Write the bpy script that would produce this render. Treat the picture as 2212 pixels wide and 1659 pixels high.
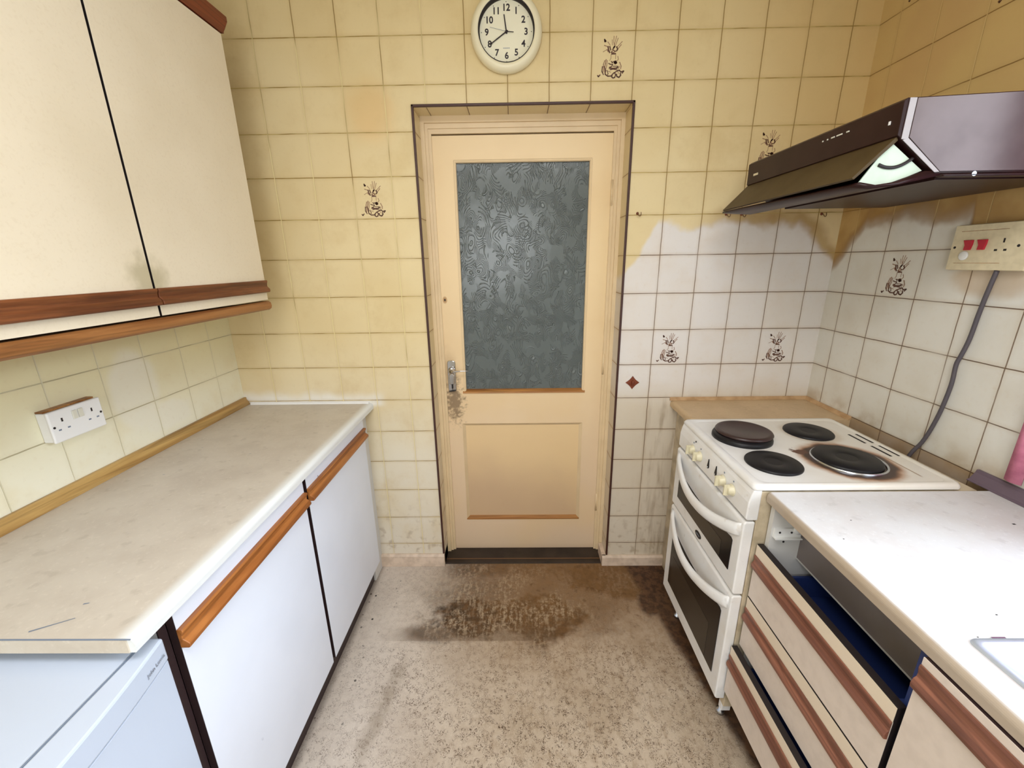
import bpy, bmesh, math, random
from mathutils import Vector, Matrix
from math import pi, sin, cos

random.seed(7)
for o in list(bpy.data.objects):
    bpy.data.objects.remove(o)
SC = bpy.context.scene
COL = SC.collection

# ---------------------------------------------------------------- camera
CAM_LOC = (0.4881, -1.7835, 1.4974)
YAW, PITCH, ROLL, FPX = -0.0140, -0.2873, -0.0137, 893.33
def cam_axes():
    cy, sy = cos(YAW), sin(YAW)
    f = Vector((sy*cos(PITCH), cy*cos(PITCH), sin(PITCH)))
    r = Vector((cy, -sy, 0)); u = r.cross(f)
    r2 = r*cos(ROLL) + u*sin(ROLL); u2 = r2.cross(f)
    return r2, u2, f
cd = bpy.data.cameras.new('camera'); cam = bpy.data.objects.new('camera', cd); COL.objects.link(cam)
r, u, f = cam_axes()
m = Matrix((r, u, -f)).transposed().to_4x4(); m.translation = CAM_LOC
cam.matrix_world = m
cd.sensor_fit = 'HORIZONTAL'; cd.sensor_width = 36.0; cd.lens = FPX/2212*36.0
cd.clip_start = 0.02; cd.clip_end = 200
SC.camera = cam

# ---------------------------------------------------------------- light
SC.view_settings.view_transform = 'Standard'
SC.view_settings.look = 'None'
SC.view_settings.gamma = 1
SC.view_settings.use_curve_mapping = False
SC.view_settings.exposure = 0.0
W = bpy.data.worlds.new('world'); SC.world = W; W.use_nodes = True
bgn = W.node_tree.nodes['Background']
bgn.inputs[0].default_value = (0.80, 0.90, 1.0, 1); bgn.inputs[1].default_value = 4.0

def area(name, loc, target, sx, sy, power, color):
    l = bpy.data.lights.new(name, 'AREA'); l.shape = 'RECTANGLE'; l.size = sx; l.size_y = sy
    l.energy = power; l.color = color
    o = bpy.data.objects.new(name, l); COL.objects.link(o); o.location = loc
    d = Vector(target)-Vector(loc); o.rotation_euler = d.to_track_quat('-Z', 'Y').to_euler()
    return o
sun = bpy.data.lights.new('sun', 'SUN'); sun.energy = 5.0; sun.angle = math.radians(34); sun.color = (0.74, 0.86, 1.0)
so = bpy.data.objects.new('sun', sun); COL.objects.link(so); so.location = (5, -2.5, 4)
so.rotation_euler = Vector((-0.96, 0.26, -0.50)).to_track_quat('-Z', 'Y').to_euler()
# two unseen fill lights added overhead and behind the camera to even the room
area('ceiling_fill', (0.50, -1.75, 2.38), (0.50, -1.55, 0.0), 1.2, 0.5, 23, (0.96, 0.97, 1.0))
area('rear_fill', (0.30, -3.12, 1.45), (0.5, 0.0, 1.1), 0.9, 1.3, 26, (0.93, 0.96, 1.0))

# ---------------------------------------------------------------- constants
T = 0.154; XL = -0.763; XR = 1.788; ZC = 2.46; YF = -3.2
OR_ = 0.0855; OL_ = 0.1362
def Z(row): return 0.9+(9-row)*T

# ---------------------------------------------------------------- node helper
def srgb(c):
    return tuple(((v/255)/12.92 if v/255 <= 0.04045 else ((v/255+0.055)/1.055)**2.4) for v in c)
class N:
    """thin wrapper that writes shader maths as python expressions"""
    def __init__(s, t, sock): s.t = t; s.s = sock
    def _m(s, op, *a):
        n = s.t.nodes.new('ShaderNodeMath'); n.operation = op
        for i, v in enumerate((s,)+a):
            if isinstance(v, N): s.t.links.new(v.s, n.inputs[i])
            else: n.inputs[i].default_value = v
        return N(s.t, n.outputs[0])
    def __add__(s, o): return s._m('ADD', o)
    __radd__ = __add__
    def __sub__(s, o): return s._m('SUBTRACT', o)
    def __rsub__(s, o): return (s*-1)+o
    def __mul__(s, o): return s._m('MULTIPLY', o)
    __rmul__ = __mul__
    def __truediv__(s, o): return s._m('DIVIDE', o)
    def abs(s): return s._m('ABSOLUTE')
    def pw(s, p): return s._m('POWER', p)
    def sin(s): return s._m('SINE')
    def fract(s): return s._m('FRACT')
    def floor(s): return s._m('FLOOR')
    def mn(s, o): return s._m('MINIMUM', o)
    def mx(s, o): return s._m('MAXIMUM', o)
    def cl(s):
        n = s._m('ADD', 0.0); n.s.node.use_clamp = True; return n
    def ss(s, a, b):
        n = s.t.nodes.new('ShaderNodeMapRange'); n.interpolation_type = 'SMOOTHSTEP'
        rev = a > b
        lo, hi = (b, a) if rev else (a, b)
        s.t.links.new(s.s, n.inputs['Value'])
        n.inputs['From Min'].default_value = lo; n.inputs['From Max'].default_value = hi
        n.inputs['To Min'].default_value = 1.0 if rev else 0.0
        n.inputs['To Max'].default_value = 0.0 if rev else 1.0
        return N(s.t, n.outputs[0])
class Mat:
    def __init__(s, name, rough=0.5, spec=0.5, metal=0.0):
        s.m = bpy.data.materials.new(name); s.m.use_nodes = True
        s.t = s.m.node_tree; s.b = s.t.nodes['Principled BSDF']
        s.b.inputs['Roughness'].default_value = rough; s.b.inputs['Metallic'].default_value = metal
        s.b.inputs['Specular IOR Level'].default_value = spec
        g = s.t.nodes.new('ShaderNodeNewGeometry'); sp = s.t.nodes.new('ShaderNodeSeparateXYZ')
        s.t.links.new(g.outputs['Position'], sp.inputs[0])
        s.P = N(s.t, g.outputs['Position']); s.x, s.y, s.z = (N(s.t, sp.outputs[i]) for i in range(3))
    def vec(s, x, y, z):
        n = s.t.nodes.new('ShaderNodeCombineXYZ')
        for i, v in enumerate((x, y, z)):
            if isinstance(v, N): s.t.links.new(v.s, n.inputs[i])
            else: n.inputs[i].default_value = v
        return N(s.t, n.outputs[0])
    def noise(s, scale, detail=3, rough=0.5, v=None, dist=0.0):
        n = s.t.nodes.new('ShaderNodeTexNoise'); n.inputs['Scale'].default_value = scale
        n.inputs['Detail'].default_value = detail; n.inputs['Roughness'].default_value = rough
        n.inputs['Distortion'].default_value = dist
        s.t.links.new((v or s.P).s, n.inputs['Vector']); return N(s.t, n.outputs[0])
    def voro(s, scale, v=None, feature='F1', rnd=1.0):
        n = s.t.nodes.new('ShaderNodeTexVoronoi'); n.feature = feature
        n.inputs['Scale'].default_value = scale; n.inputs['Randomness'].default_value = rnd
        s.t.links.new((v or s.P).s, n.inputs['Vector'])
        return N(s.t, n.outputs['Distance']), N(s.t, n.outputs['Color']) if 'Color' in n.outputs else None
    def mix(s, f, a, b):
        n = s.t.nodes.new('ShaderNodeMix'); n.data_type = 'RGBA'; n.clamp_factor = True
        if isinstance(f, N): s.t.links.new(f.s, n.inputs[0])
        else: n.inputs[0].default_value = f
        for i, v in ((6, a), (7, b)):
            if isinstance(v, N): s.t.links.new(v.s, n.inputs[i])
            else: n.inputs[i].default_value = (*srgb(v), 1)
        return N(s.t, n.outputs[2])
    def color(s, c):
        if isinstance(c, N): s.t.links.new(c.s, s.b.inputs['Base Color'])
        else: s.b.inputs['Base Color'].default_value = (*srgb(c), 1)
        return s
    def rough(s, v): s.t.links.new(v.s, s.b.inputs['Roughness']); return s
    def bump(s, h, strength=0.3, dist=0.002):
        n = s.t.nodes.new('ShaderNodeBump'); n.inputs['Strength'].default_value = strength
        n.inputs['Distance'].default_value = dist
        s.t.links.new(h.s, n.inputs['Height']); s.t.links.new(n.outputs[0], s.b.inputs['Normal']); return s
    def blob(s, a, b, ca, cb, ra, rb, nz=None, soft=0.35):
        """irregular round patch in two coordinates: 1 inside, 0 outside"""
        d = (((a-ca)/ra).pw(2.0)+((b-cb)/rb).pw(2.0)).pw(0.5)
        if nz is not None: d = d+nz
        return d.ss(1+soft, 1-soft)
def plain(name, c, rough=0.5, spec=0.5, metal=0.0, var=0.0, scale=30, bump=0.0):
    M = Mat(name, rough, spec, metal)
    if var:
        nz = M.noise(scale, 4)
        M.color(M.mix(nz.ss(0.35, 0.7), c, tuple(max(0, v-var) for v in c)))
        if bump: M.bump(nz, bump, 0.001)
    else: M.color(c)
    return M.m

# ---------------------------------------------------------------- materials: tiled walls
def tiles(name, wall):
    M = Mat(name, 0.38, 0.35)
    if wall == 'back': uu = M.x/T; a = M.x
    elif wall == 'right': uu = (M.y*-1-OR_)/T; a = M.y*-1
    else: uu = (M.y*-1-OL_)/T; a = M.y*-1
    z = M.z; vv = (z-0.9)/T
    wob = (M.noise(14, 2)-0.5)*0.022
    fu = (uu+wob+0.5).fract()-0.5; fv = (vv+wob*0.8+0.5).fract()-0.5
    big = M.noise(2.6, 3); mid = M.noise(9, 4); fine = M.noise(60, 4)
    cell = M.noise(1.0, 0, v=M.vec((uu).floor()*7.31, (vv).floor()*5.77, 3.1 if wall == 'back' else 9.7))
    gv = fu.abs().ss(0.013, 0.007)           # vertical joints
    gh = fv.abs().ss(0.013, 0.006)           # horizontal joints
    if wall == 'back':
        base = M.mix(z.ss(1.3, 0.5), (232, 214, 168), (232, 223, 200))
        base = M.mix(z.ss(0.75, 0.1)*0.8, base, (228, 219, 203))
        base = M.mix(z.ss(1.9, 2.5)*0.35, base, (232, 206, 146))
        base = M.mix(M.x.ss(1.1, 1.8)*z.ss(1.5, 2.1)*0.8, base, (212, 178, 116))
        base = M.mix(M.blob(M.x, z, -0.06, 2.045, 0.085, 0.095, (mid-0.5)*0.9, 0.55)*0.55, base, (226, 184, 120))
        base = M.mix(big.ss(0.40, 0.70)*0.5, base, (218, 194, 140))
        base = M.mix(M.noise(4.5, 5, 0.65).ss(0.48, 0.72)*0.4, base, (206, 180, 126))
        # wiped area on the right: the old smoke stain ends in an uneven line
        nb = (M.noise(7, 3)-0.5)*0.13
        zb = z + nb + ((M.x*-1+1.06).mx(0)*1.5) + (M.x-1.62).mx(0)*0.75 
        clean = zb.ss(1.645, 1.61)*M.x.ss(0.90, 0.93)
        tan = M.mix(mid.ss(0.4, 0.8)*0.6, (229, 224, 219), (222, 210, 196))
        tan = M.mix(z.ss(1.0, 0.85)*0.75, tan, (212, 199, 176))
        # grimy streaks near the cooker, under the small worktop
        st = M.noise(1.0, 4, v=M.vec(M.x*30, 0.0, z*5))
        grime = st.ss(0.45, 0.7)*z.ss(0.95, 0.8)*M.x.ss(1.0, 1.2)
        tan = M.mix(grime*0.75, tan, (150, 128, 100))
        rim = zb.ss(1.60, 1.635)*zb.ss(1.70, 1.65)*M.x.ss(1.15, 1.4)
        base = M.mix(clean, base, tan)
        base = M.mix(rim*(0.35+mid*0.5), base, (158, 120, 66))
        # wiped patch above the left worktop
        wl = ((z+nb*0.6)-0.90).ss(0.055, 0.0)*(M.x*-1).ss(0.10, 0.16)*z.ss(0.86, 0.885)
        base = M.mix(wl*0.9, base, (240, 238, 230))
        low = M.noise(22, 5).ss(0.52, 0.68)*z.ss(0.5, 0.05)
        base = M.mix(low*0.55, base, (160, 138, 108))
        gcol_h = M.mix(clean, M.mix(mid.ss(0.4, 0.6), (150, 120, 52), (200, 176, 110)), (110, 84, 60))
        gcol_v = M.mix(clean, M.mix((M.noise(3.1, 2)+(M.x-0.3)*0.2+(z-1.6)*0.16).ss(0.42, 0.58), (240, 224, 166), (150, 120, 62)), (128, 104, 80))
    elif wall == 'right':
        base = M.mix(z.ss(1.5, 1.75), (226, 222, 212), (202, 170, 112))
        base = M.mix(z.ss(1.0, 2.3)*z.ss(1.6, 1.7)*0.5, base, (212, 184, 126))
        nb = (M.noise(8, 3)-0.5)*0.12
        zb = z+nb+(M.y*-1-0.50).ss(0.0, 0.02)*0.09+(M.y+0.13).mx(0)*1.2
        clean = zb.ss(1.66, 1.60)
        tan = M.mix(mid.ss(0.4, 0.8)*0.6, (226, 224, 216), (214, 208, 194))
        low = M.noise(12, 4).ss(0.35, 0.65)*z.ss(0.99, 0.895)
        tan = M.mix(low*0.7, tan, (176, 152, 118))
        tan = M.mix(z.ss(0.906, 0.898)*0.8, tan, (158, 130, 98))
        tan = M.mix(M.blob(M.y, z, -0.60, 1.44, 0.10, 0.05, (mid-0.5)*1.2)*0.5, tan, (178, 140, 84))
        dark = M.mix(mid.ss(0.3, 0.7), (178, 140, 84), (200, 166, 108))
        hi = M.mix(z.ss(1.75, 1.95), dark, M.mix(big.ss(0.4, 0.7), (212, 182, 122), (204, 170, 116)))
        base = M.mix(clean, hi, tan)
        base = M.mix(zb.ss(1.585, 1.62)*zb.ss(1.69, 1.64)*(0.35+mid*0.5), base, (142, 104, 60))
        gcol_h = M.mix(clean, (146, 112, 60), (104, 80, 60)); gcol_v = M.mix(clean, (206, 176, 118), (122, 98, 76))
    else:
        base = M.mix(M.z.ss(1.3, 0.9), (228, 218, 172), (238, 234, 212))
        base = M.mix(mid.ss(0.45, 0.75)*0.4, base, (224, 210, 168))
        wip = M.blob(M.y, z, -0.50, 1.11, 0.085, 0.13, (M.noise(8, 3)-0.5)*0.5, 0.2)
        wip2 = M.blob(M.y, z, -0.40, 0.99, 0.10, 0.05, (M.noise(10, 3)-0.5)*0.9, 0.2)
        base = M.mix(wip.mx(wip2)*0.85, base, (236, 232, 214))
        gcol_h = M.mix(mid.ss(0.45, 0.6), (176, 166, 132), (206, 198, 164)); gcol_v = M.mix(0.5, (222, 216, 188), (204, 196, 160))
    base = M.mix((cell-0.5).abs()*0.35, base, (206, 180, 130) if wall != 'left' else (214, 206, 176))
    base = M.mix(fine.ss(0.55, 0.8)*0.10, base, (190, 160, 110))
    # tone deepens along the edges of each tile
    edge = fu.abs().ss(0.10, 0.0)*0.12+fv.abs().ss(0.10, 0.0)*0.18
    base = M.mix(edge, base, (176, 144, 92) if wall != 'left' else (206, 196, 160))
    brk = M.noise(5, 3).ss(0.30, 0.5)
    c = M.mix(gh*(0.45+brk*0.5), base, gcol_h)
    c = M.mix(gv*(0.55+brk*0.35), c, gcol_v)
    M.color(c)
    h = (gh.mx(gv))*-1.0+fine*0.06+M.noise(18, 2)*0.5
    M.bump(h, 0.55, 0.0022)
    return M.m
M_back = tiles('tiles_back', 'back'); M_right = tiles('tiles_right', 'right'); M_left = tiles('tiles_left', 'left')
M_reveal = tiles('tiles_reveal', 'back')
M_print = plain('motif_brown', (96, 60, 44), 0.5)
M_print2 = plain('motif_pale_brown', (150, 112, 86), 0.5)
M_plaster = plain('plaster', (236, 228, 208), 0.8, var=10, scale=4)

# ---------------------------------------------------------------- other materials
def floor_mat():
    M = Mat('vinyl_floor', 0.42, 0.4)
    x, y = M.x, M.y
    n1 = M.noise(34, 5, 0.65); n2 = M.noise(5, 4); n3 = M.noise(105, 2, 0.5, dist=1.2); n4 = M.noise(150, 2, dist=2.0)
    strk = M.noise(1.0, 4, 0.6, M.vec(x*70, y*16, 0.0))
    base = M.mix(n2.ss(0.35, 0.7), (206, 190, 170), (186, 168, 146))
    base = M.mix(n1.ss(0.45, 0.70)*0.55, base, (164, 142, 118))
    base = M.mix(strk.ss(0.50, 0.72)*0.40*x.ss(0.1, 0.6), base, (140, 114, 84))
    base = M.mix(x.ss(0.5, -0.2)*0.5, base, (216, 208, 202))
    area_ = M.noise(3.2, 2).ss(0.35, 0.60)*0.5+0.5
    curl = ((n3-0.5).abs().ss(0.036, 0.016))*(M.noise(38, 2).ss(0.43, 0.52))*area_*y.ss(-0.40, -0.50).mx(0.35)
    base = M.mix(curl*0.95, base, (78, 56, 38))
    base = M.mix(n4.ss(0.60, 0.70)*0.40, base, (238, 230, 216))
    dn = (M.noise(8, 6, 0.7)-0.5)*1.8
    dn2 = (M.noise(19, 5, 0.7)-0.5)*1.6
    d1 = M.blob(x, y, 0.56, -0.325, 0.21, 0.14, dn, 0.30)
    d2 = M.blob(x, y, 0.29, -0.325, 0.20, 0.12, dn, 0.30)
    d2b = M.blob(x, y, 0.13, -0.41, 0.13, 0.045, dn*0.6, 0.5)*0.75
    d3 = (y+dn*0.035).ss(-0.17, -0.05)*x.ss(0.02, 0.22)*0.85
    d5 = M.blob(x, y, 0.99, -0.10, 0.34, 0.13, dn*0.9+dn2*0.3, 0.35)
    d6 = M.blob(x, y, 0.70, -0.22, 0.30, 0.20, dn*1.1, 0.5)*0.65
    d7 = M.blob(x, y, 0.35, -0.20, 0.26, 0.16, dn*1.0, 0.6)*0.7
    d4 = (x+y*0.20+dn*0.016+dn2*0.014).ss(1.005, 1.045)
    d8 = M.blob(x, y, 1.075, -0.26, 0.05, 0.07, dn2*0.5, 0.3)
    worn = (M.noise(60, 6, 0.8)*0.6+strk*0.4).ss(0.46, 0.60)*M.noise(6, 2).ss(0.38, 0.58)
    dirt = (d1.mx(d2).mx(d2b).mx(d3).mx(d5).mx(d6).mx(d7))*(1.0-worn*0.45)
    base = M.mix(dirt*1.0, base, M.mix(n1.ss(0.40, 0.62), (42, 27, 17), (92, 64, 38)))
    yel = (y+dn*0.06).ss(-0.80, -0.12)*x.ss(0.0, 0.6)
    base = M.mix(yel*0.65, base, (138, 102, 62))
    base = M.mix(worn*(d1.mx(d2).mx(d7))*0.6, base, (196, 176, 146))
    base = M.mix(M.noise(26, 4, 0.7).ss(0.55, 0.68)*yel*0.6, base, (92, 62, 34))
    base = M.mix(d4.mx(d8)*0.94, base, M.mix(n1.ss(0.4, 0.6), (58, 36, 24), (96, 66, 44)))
    tr = ((x+0.02+(y+0.9)*-0.12+dn*0.05).abs()).ss(0.040, 0.0)*M.noise(14, 3).ss(0.35, 0.55)*y.ss(-1.05, -0.75)*y.ss(-0.45, -0.58)
    base = M.mix(tr*0.5, base, (128, 112, 92))
    mat = y.ss(-0.452, -0.448)*y.ss(-0.36, -0.42)*x.ss(-0.15, 0.1)*x.ss(0.66, 0.60)
    base = M.mix(mat*0.42, base, (104, 82, 60))
    v, _ = M.voro(38)
    spk = v.ss(0.22, 0.14)*(x*1.0+(y+0.5)*-0.06+dn*0.03).ss(-0.05, -0.14)*M.noise(13, 2).ss(0.50, 0.60)
    base = M.mix(spk*0.95, base, (30, 24, 24))
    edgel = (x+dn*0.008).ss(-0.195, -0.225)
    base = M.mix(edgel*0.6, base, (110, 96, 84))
    M.color(base)
    M.rough((n2*0.25+0.3+dirt*0.15))
    M.bump(n1+n3*0.3, 0.30, 0.0015)
    return M.m
M_floor = floor_mat()

def wood(name, c1, c2, axis='y', rough=0.4, sc=1.0):
    M = Mat(name, rough, 0.45)
    k = {'x': (2.2, 38, 38), 'y': (38, 2.2, 38), 'z': (38, 38, 2.2)}[axis]
    v = M.vec(M.x*k[0]*sc, M.y*k[1]*sc, M.z*k[2]*sc)
    a = M.noise(1.0, 5, 0.6, v, 0.6); b = M.noise(0.35, 3, 0.5, v, 1.5)
    c = M.mix(a.ss(0.35, 0.68), c1, c2)
    c = M.mix((b-0.5).abs().ss(0.05, 0.0)*0.35, c, tuple(int(v_*0.62) for v_ in c2))
    M.color(c); M.bump(a, 0.25, 0.0008); return M.m
M_wood_l = wood('oak_handle_left', (176, 112, 56), (140, 80, 34))
M_wood_up = wood('oak_handle_upper', (140, 84, 48), (96, 50, 26))
M_wood_rail = wood('oak_rail', (162, 110, 62), (132, 82, 42))
M_wood_r = wood('mahogany_handle_right', (146, 96, 76), (108, 66, 52))
M_wood_strip = wood('oak_strip', (196, 160, 98), (158, 120, 66))
M_cornice = wood('cornice_brown', (136, 66, 34), (112, 50, 26))

def counter(name, c, c2, edge=None):
    M = Mat(name, 0.42, 0.4)
    n = M.noise(8, 5, 0.6); f = M.noise(120, 3); g = M.noise(34, 4)
    col = M.mix(n.ss(0.35, 0.7), c, c2)
    col = M.mix(g.ss(0.58, 0.72)*0.35, col, tuple(v-26 for v in c2))
    col = M.mix(f.ss(0.55, 0.75)*0.35, col, tuple(min(255, v+16) for v in c))
    if edge:
        e = M.x.ss(edge[0], edge[1])
        col = M.mix(e*(0.75+n*0.3), col, edge[2])
    M.color(col); M.bump(f, 0.08, 0.0005); return M.m
M_ctl = counter('worktop_left_laminate', (204, 195, 181), (194, 184, 170), (-0.215, -0.185, (228, 231, 230)))
M_ctl_end = counter('worktop_cut_end', (205, 194, 176), (190, 176, 156))
M_ctr = counter('worktop_right_laminate', (216, 215, 216), (210, 206, 205), (1.178, 1.170, (172, 154, 132)))
M_cts = counter('worktop_small_laminate', (206, 178, 140), (196, 168, 130))

def door_white(name, c, speck=False):
    M = Mat(name, 0.32, 0.5)
    n = M.noise(6, 3); col = M.mix(n.ss(0.4, 0.7)*0.5, c, tuple(v-6 for v in c))
    if speck:
        v, _ = M.voro(15, M.vec(M.x, M.y, M.z*0.7+M.y*0.5))
        k = v.ss(0.075, 0.05)*M.noise(5, 2).ss(0.52, 0.6)
        col = M.mix(k*0.7, col, (110, 120, 140))
    M.color(col); return M.m
M_unit_l = door_white('white_laminate', (224, 228, 238), True)
M_unit_lin = plain('white_melamine', (214, 212, 208), 0.5)
def wallcab_mat():
    M = Mat('cream_laminate', 0.4, 0.4)
    n = M.noise(3, 4); f = M.noise(160, 3)
    c = M.mix(n.ss(0.35, 0.7), (240, 229, 205), (232, 220, 194))
    sm = M.blob(M.y, M.z, -0.715, 1.47, 0.05, 0.05, (M.noise(25, 3)-0.5)*1.4, 0.5)
    c = M.mix(sm*0.5, c, (150, 140, 92)); c = M.mix(f.ss(0.5, 0.75)*0.12, c, (200, 180, 146))
    M.color(c); M.bump(f, 0.15, 0.0006); return M.m
M_wallcab = wallcab_mat()
M_drawer = plain('cream_drawer_front', (222, 208, 196), 0.42, var=7, scale=40)
M_strip_r = plain('cream_drawer_strip', (228, 212, 190), 0.42)
M_black = plain('black_edge', (34, 26, 26), 0.5)
M_plinth = plain('plinth_brown', (48, 32, 32), 0.45)
M_navy = plain('shaded_drawer_navy', (38, 56, 112), 0.5)  # blue drawer inside, its shadow worked into the dark tone
M_grey_in = plain('inner_grey_panel', (140, 130, 128), 0.5, var=16, scale=6)
def door_mat():
    M = Mat('door_paint', 0.36, 0.4)
    n = M.noise(3, 3); g = M.noise(14, 4)
    c = M.mix(M.z.ss(0.1, 1.6), (228, 202, 170), (240, 214, 168))
    c = M.mix(n.ss(0.4, 0.7)*0.5, c, (230, 200, 152))
    sm = M.blob(M.x, M.z, 0.178, 0.85, 0.036, 0.09, (M.noise(40, 5, 0.7)-0.5)*4.5, 0.6)
    sm2 = M.blob(M.x, M.z, 0.16, 1.0, 0.03, 0.10, (g-0.5)*1.6, 0.7)
    c = M.mix(sm*0.8, c, (118, 96, 72)); c = M.mix(sm2*0.35, c, (150, 118, 80))
    hole = M.blob(M.x, M.z, 0.162, 1.335, 0.004, 0.006, None, 0.2); ring = M.blob(M.x, M.z, 0.162, 1.335, 0.010, 0.015, None, 0.3)
    c = M.mix(ring*0.7, c, (170, 120, 60)); c = M.mix(hole, c, (50, 26, 10))
    edge = (M.z.ss(0.04, 0.0))*0.5
    c = M.mix(edge, c, (200, 172, 140))
    M.color(c); return M.m
M_door = door_mat()
def panel_mat():
    M = Mat('door_panel_paint', 0.42, 0.4)
    n = (M.noise(4, 3)-0.5)
    c = M.mix((M.z+n*0.25+(M.x-0.5)*0.25).ss(0.62, 0.25), (232, 202, 154), (208, 178, 142))
    M.color(c); return M.m
M_door_panel = panel_mat()
M_frame = plain('frame_paint', (228, 204, 164), 0.38, var=8, scale=8)
M_bead = wood('bare_bead', (186, 132, 72), (140, 88, 40), 'x')
M_trim = plain('brown_tile_trim', (66, 34, 26), 0.4)
M_skirt = plain('skirting_paint', (226, 205, 184), 0.5, var=22, scale=30)
M_thresh = plain('threshold_dark', (50, 38, 30), 0.45, var=22, scale=9)

def glass_mat():
    M = Mat('patterned_glass', 0.20, 0.5)
    w1 = (M.noise(5, 2)-0.5); w2 = (M.noise(6, 2, v=M.vec(M.x+5.1, 0.0, M.z))-0.5)
    va = M.vec(M.x+w1*0.12, 0.0, M.z*0.72+w2*0.10); vb = M.vec(M.x+0.37+w2*0.12, 0.0, M.z*0.66+w1*0.12)
    d, _ = M.voro(19, va); d2, _ = M.voro(14, vb)
    # short curved blades: rings round scattered centres, cut into arcs
    ra = ((d*84.0).sin()).ss(0.55, 1.0)*M.noise(20, 1, v=M.vec(M.x, 3.1, M.z*0.7)).ss(0.47, 0.56)
    rb = ((d2*64.0).sin()).ss(0.55, 1.0)*M.noise(17, 1, v=M.vec(M.x+3.3, 1.7, M.z*0.7)).ss(0.47, 0.56)
    M.bump(ra.mx(rb)+M.noise(24, 2)*0.10, 1.0, 0.006)
    M.color(M.mix(ra.mx(rb)*0.55, (118, 127, 126), (164, 174, 174)))  # lighter tint along the ridges paints in their highlights
    M.b.inputs['Transmission Weight'].default_value = 0.30
    M.b.inputs['IOR'].default_value = 1.45
    return M.m
M_glass = glass_mat()
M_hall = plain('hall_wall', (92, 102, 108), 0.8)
M_chrome = plain('chrome', (210, 210, 212), 0.12, metal=1.0)
M_steel = plain('stainless_steel', (214, 220, 228), 0.24, metal=1.0)
M_sink = plain('sink_steel', (204, 214, 230), 0.34, metal=0.55)
M_wplast = plain('white_plastic', (238, 238, 236), 0.35)
M_cplast = plain('cream_plastic', (226, 212, 178), 0.4, var=10, scale=60)
M_red = plain('red_switch', (190, 24, 50), 0.35)
M_switch = plain('switch_ivory', (222, 220, 204), 0.4)
M_hole = plain('dark_hole', (30, 24, 22), 0.6)
M_grey_txt = plain('grey_print', (140, 146, 158), 0.5)
M_black_txt = plain('black_print', (38, 26, 34), 0.5)
def enamel(name, hob=False):
    M = Mat(name, 0.28, 0.5)
    n = M.noise(9, 4); g = M.noise(40, 4)
    c = M.mix(n.ss(0.4, 0.7)*0.6, (238, 238, 238), (228, 224, 218))
    if hob:
        c = M.mix((M.x).ss(1.16, 1.5)*0.45, c, (226, 214, 188))
        nz = (M.noise(18, 4)-0.5)*0.32
        d = (((M.x-1.497)/0.10).pw(2.0)+((M.y+0.628)/0.10).pw(2.0)).pw(0.5)+nz
        c = M.mix(d.ss(1.45, 1.12), c, (170, 120, 78)); c = M.mix(d.ss(1.26, 1.08), c, (54, 30, 22))
        sp = M.blob(M.x, M.y, 1.385, -0.565, 0.022, 0.02, (g-0.5)*3.0, 0.3)
        c = M.mix(sp, c, (90, 50, 30))
        d2 = (((M.x-1.525)/0.08).pw(2.0)+((M.y+0.41)/0.08).pw(2.0)).pw(0.5)+nz
        c = M.mix(d2.ss(1.3, 1.0)*0.35, c, (180, 150, 110))
        tr = ((M.x-1.625).abs().ss(0.004, 0.001))*M.y.ss(-0.735, -0.72)*M.y.ss(-0.60, -0.62)
        c = M.mix(tr*0.8, c, (150, 118, 80))
    else:
        c = M.mix(g.ss(0.62, 0.8)*0.35, c, (180, 160, 130))
    M.color(c); return M.m
M_enamel = enamel('cooker_enamel'); M_hob = enamel('hob_enamel', True)
M_hotplate = plain('hotplate_iron', (26, 25, 28), 0.42, 0.3, var=6, scale=20)
M_hotplate2 = plain('hotplate_rusty', (58, 40, 38), 0.32, var=14, scale=14)
M_ovenglass = plain('oven_glass', (22, 21, 22), 0.2, 0.4)
M_ovenglass2 = plain('oven_glass_inner', (46, 42, 37), 0.25, 0.5)
M_knob = plain('knob_ivory', (222, 214, 184), 0.3, var=12, scale=70)
M_cside = plain('cooker_side_grimy', (206, 190, 162), 0.4, var=34, scale=18)
def hood_mat():
    M = Mat('hood_side_reflection', 0.3, 0.6)
    n = M.noise(5, 4); s_ = ((M.x-1.42)*1.0+(1.76-M.z)*-0.25+(n-0.5)*0.14)
    M.color(M.mix(s_.ss(-0.02, 0.10), (176, 178, 190), (112, 86, 84))); return M.m  # pale-to-brown fade paints in a reflection; material not used
M_hood_side = plain('hood_side_grey', (118, 104, 104), 0.24, 0.6, 0.35, var=16, scale=7)
M_hood = plain('hood_brown', (50, 28, 26), 0.35, 0.25, var=10, scale=12)
M_hood_vis = plain('hood_visor_olive', (78, 62, 36), 0.45, 0.25, var=8, scale=20)
M_hood_wing = plain('hood_wing_pale_green', (206, 222, 204), 0.4, var=10, scale=25)
M_hood_edge = plain('hood_grey_seam', (176, 170, 172), 0.35)
M_cable = plain('grey_cable', (82, 76, 82), 0.5)
M_pink = plain('pink_curtain', (222, 138, 166), 0.85, var=22, scale=40)
M_mauve = plain('mauve_curtain_shaded', (160, 92, 140), 0.85)  # purple shade on the rear curtain folds, put in as darker cloth
M_fridge = plain('fridge_white', (196, 206, 222), 0.35)
M_seam = plain('seam_grey', (120, 132, 150), 0.5)
M_clock = plain('clock_case', (240, 231, 198), 0.32)
M_clockface = plain('clock_face', (246, 241, 214), 0.5)
M_rubber = plain('dark_gasket', (60, 44, 44), 0.5)
M_rust = plain('rust_brown_hook', (128, 62, 36), 0.4, var=20, scale=90)
M_hookm = plain('hook_dull_metal', (126, 96, 70), 0.35, metal=0.6)
M_ledge = plain('upstand_shaded_grey', (104, 88, 100), 0.5)  # mauve-grey puts the curtain's shade into the upstand's own colour
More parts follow.
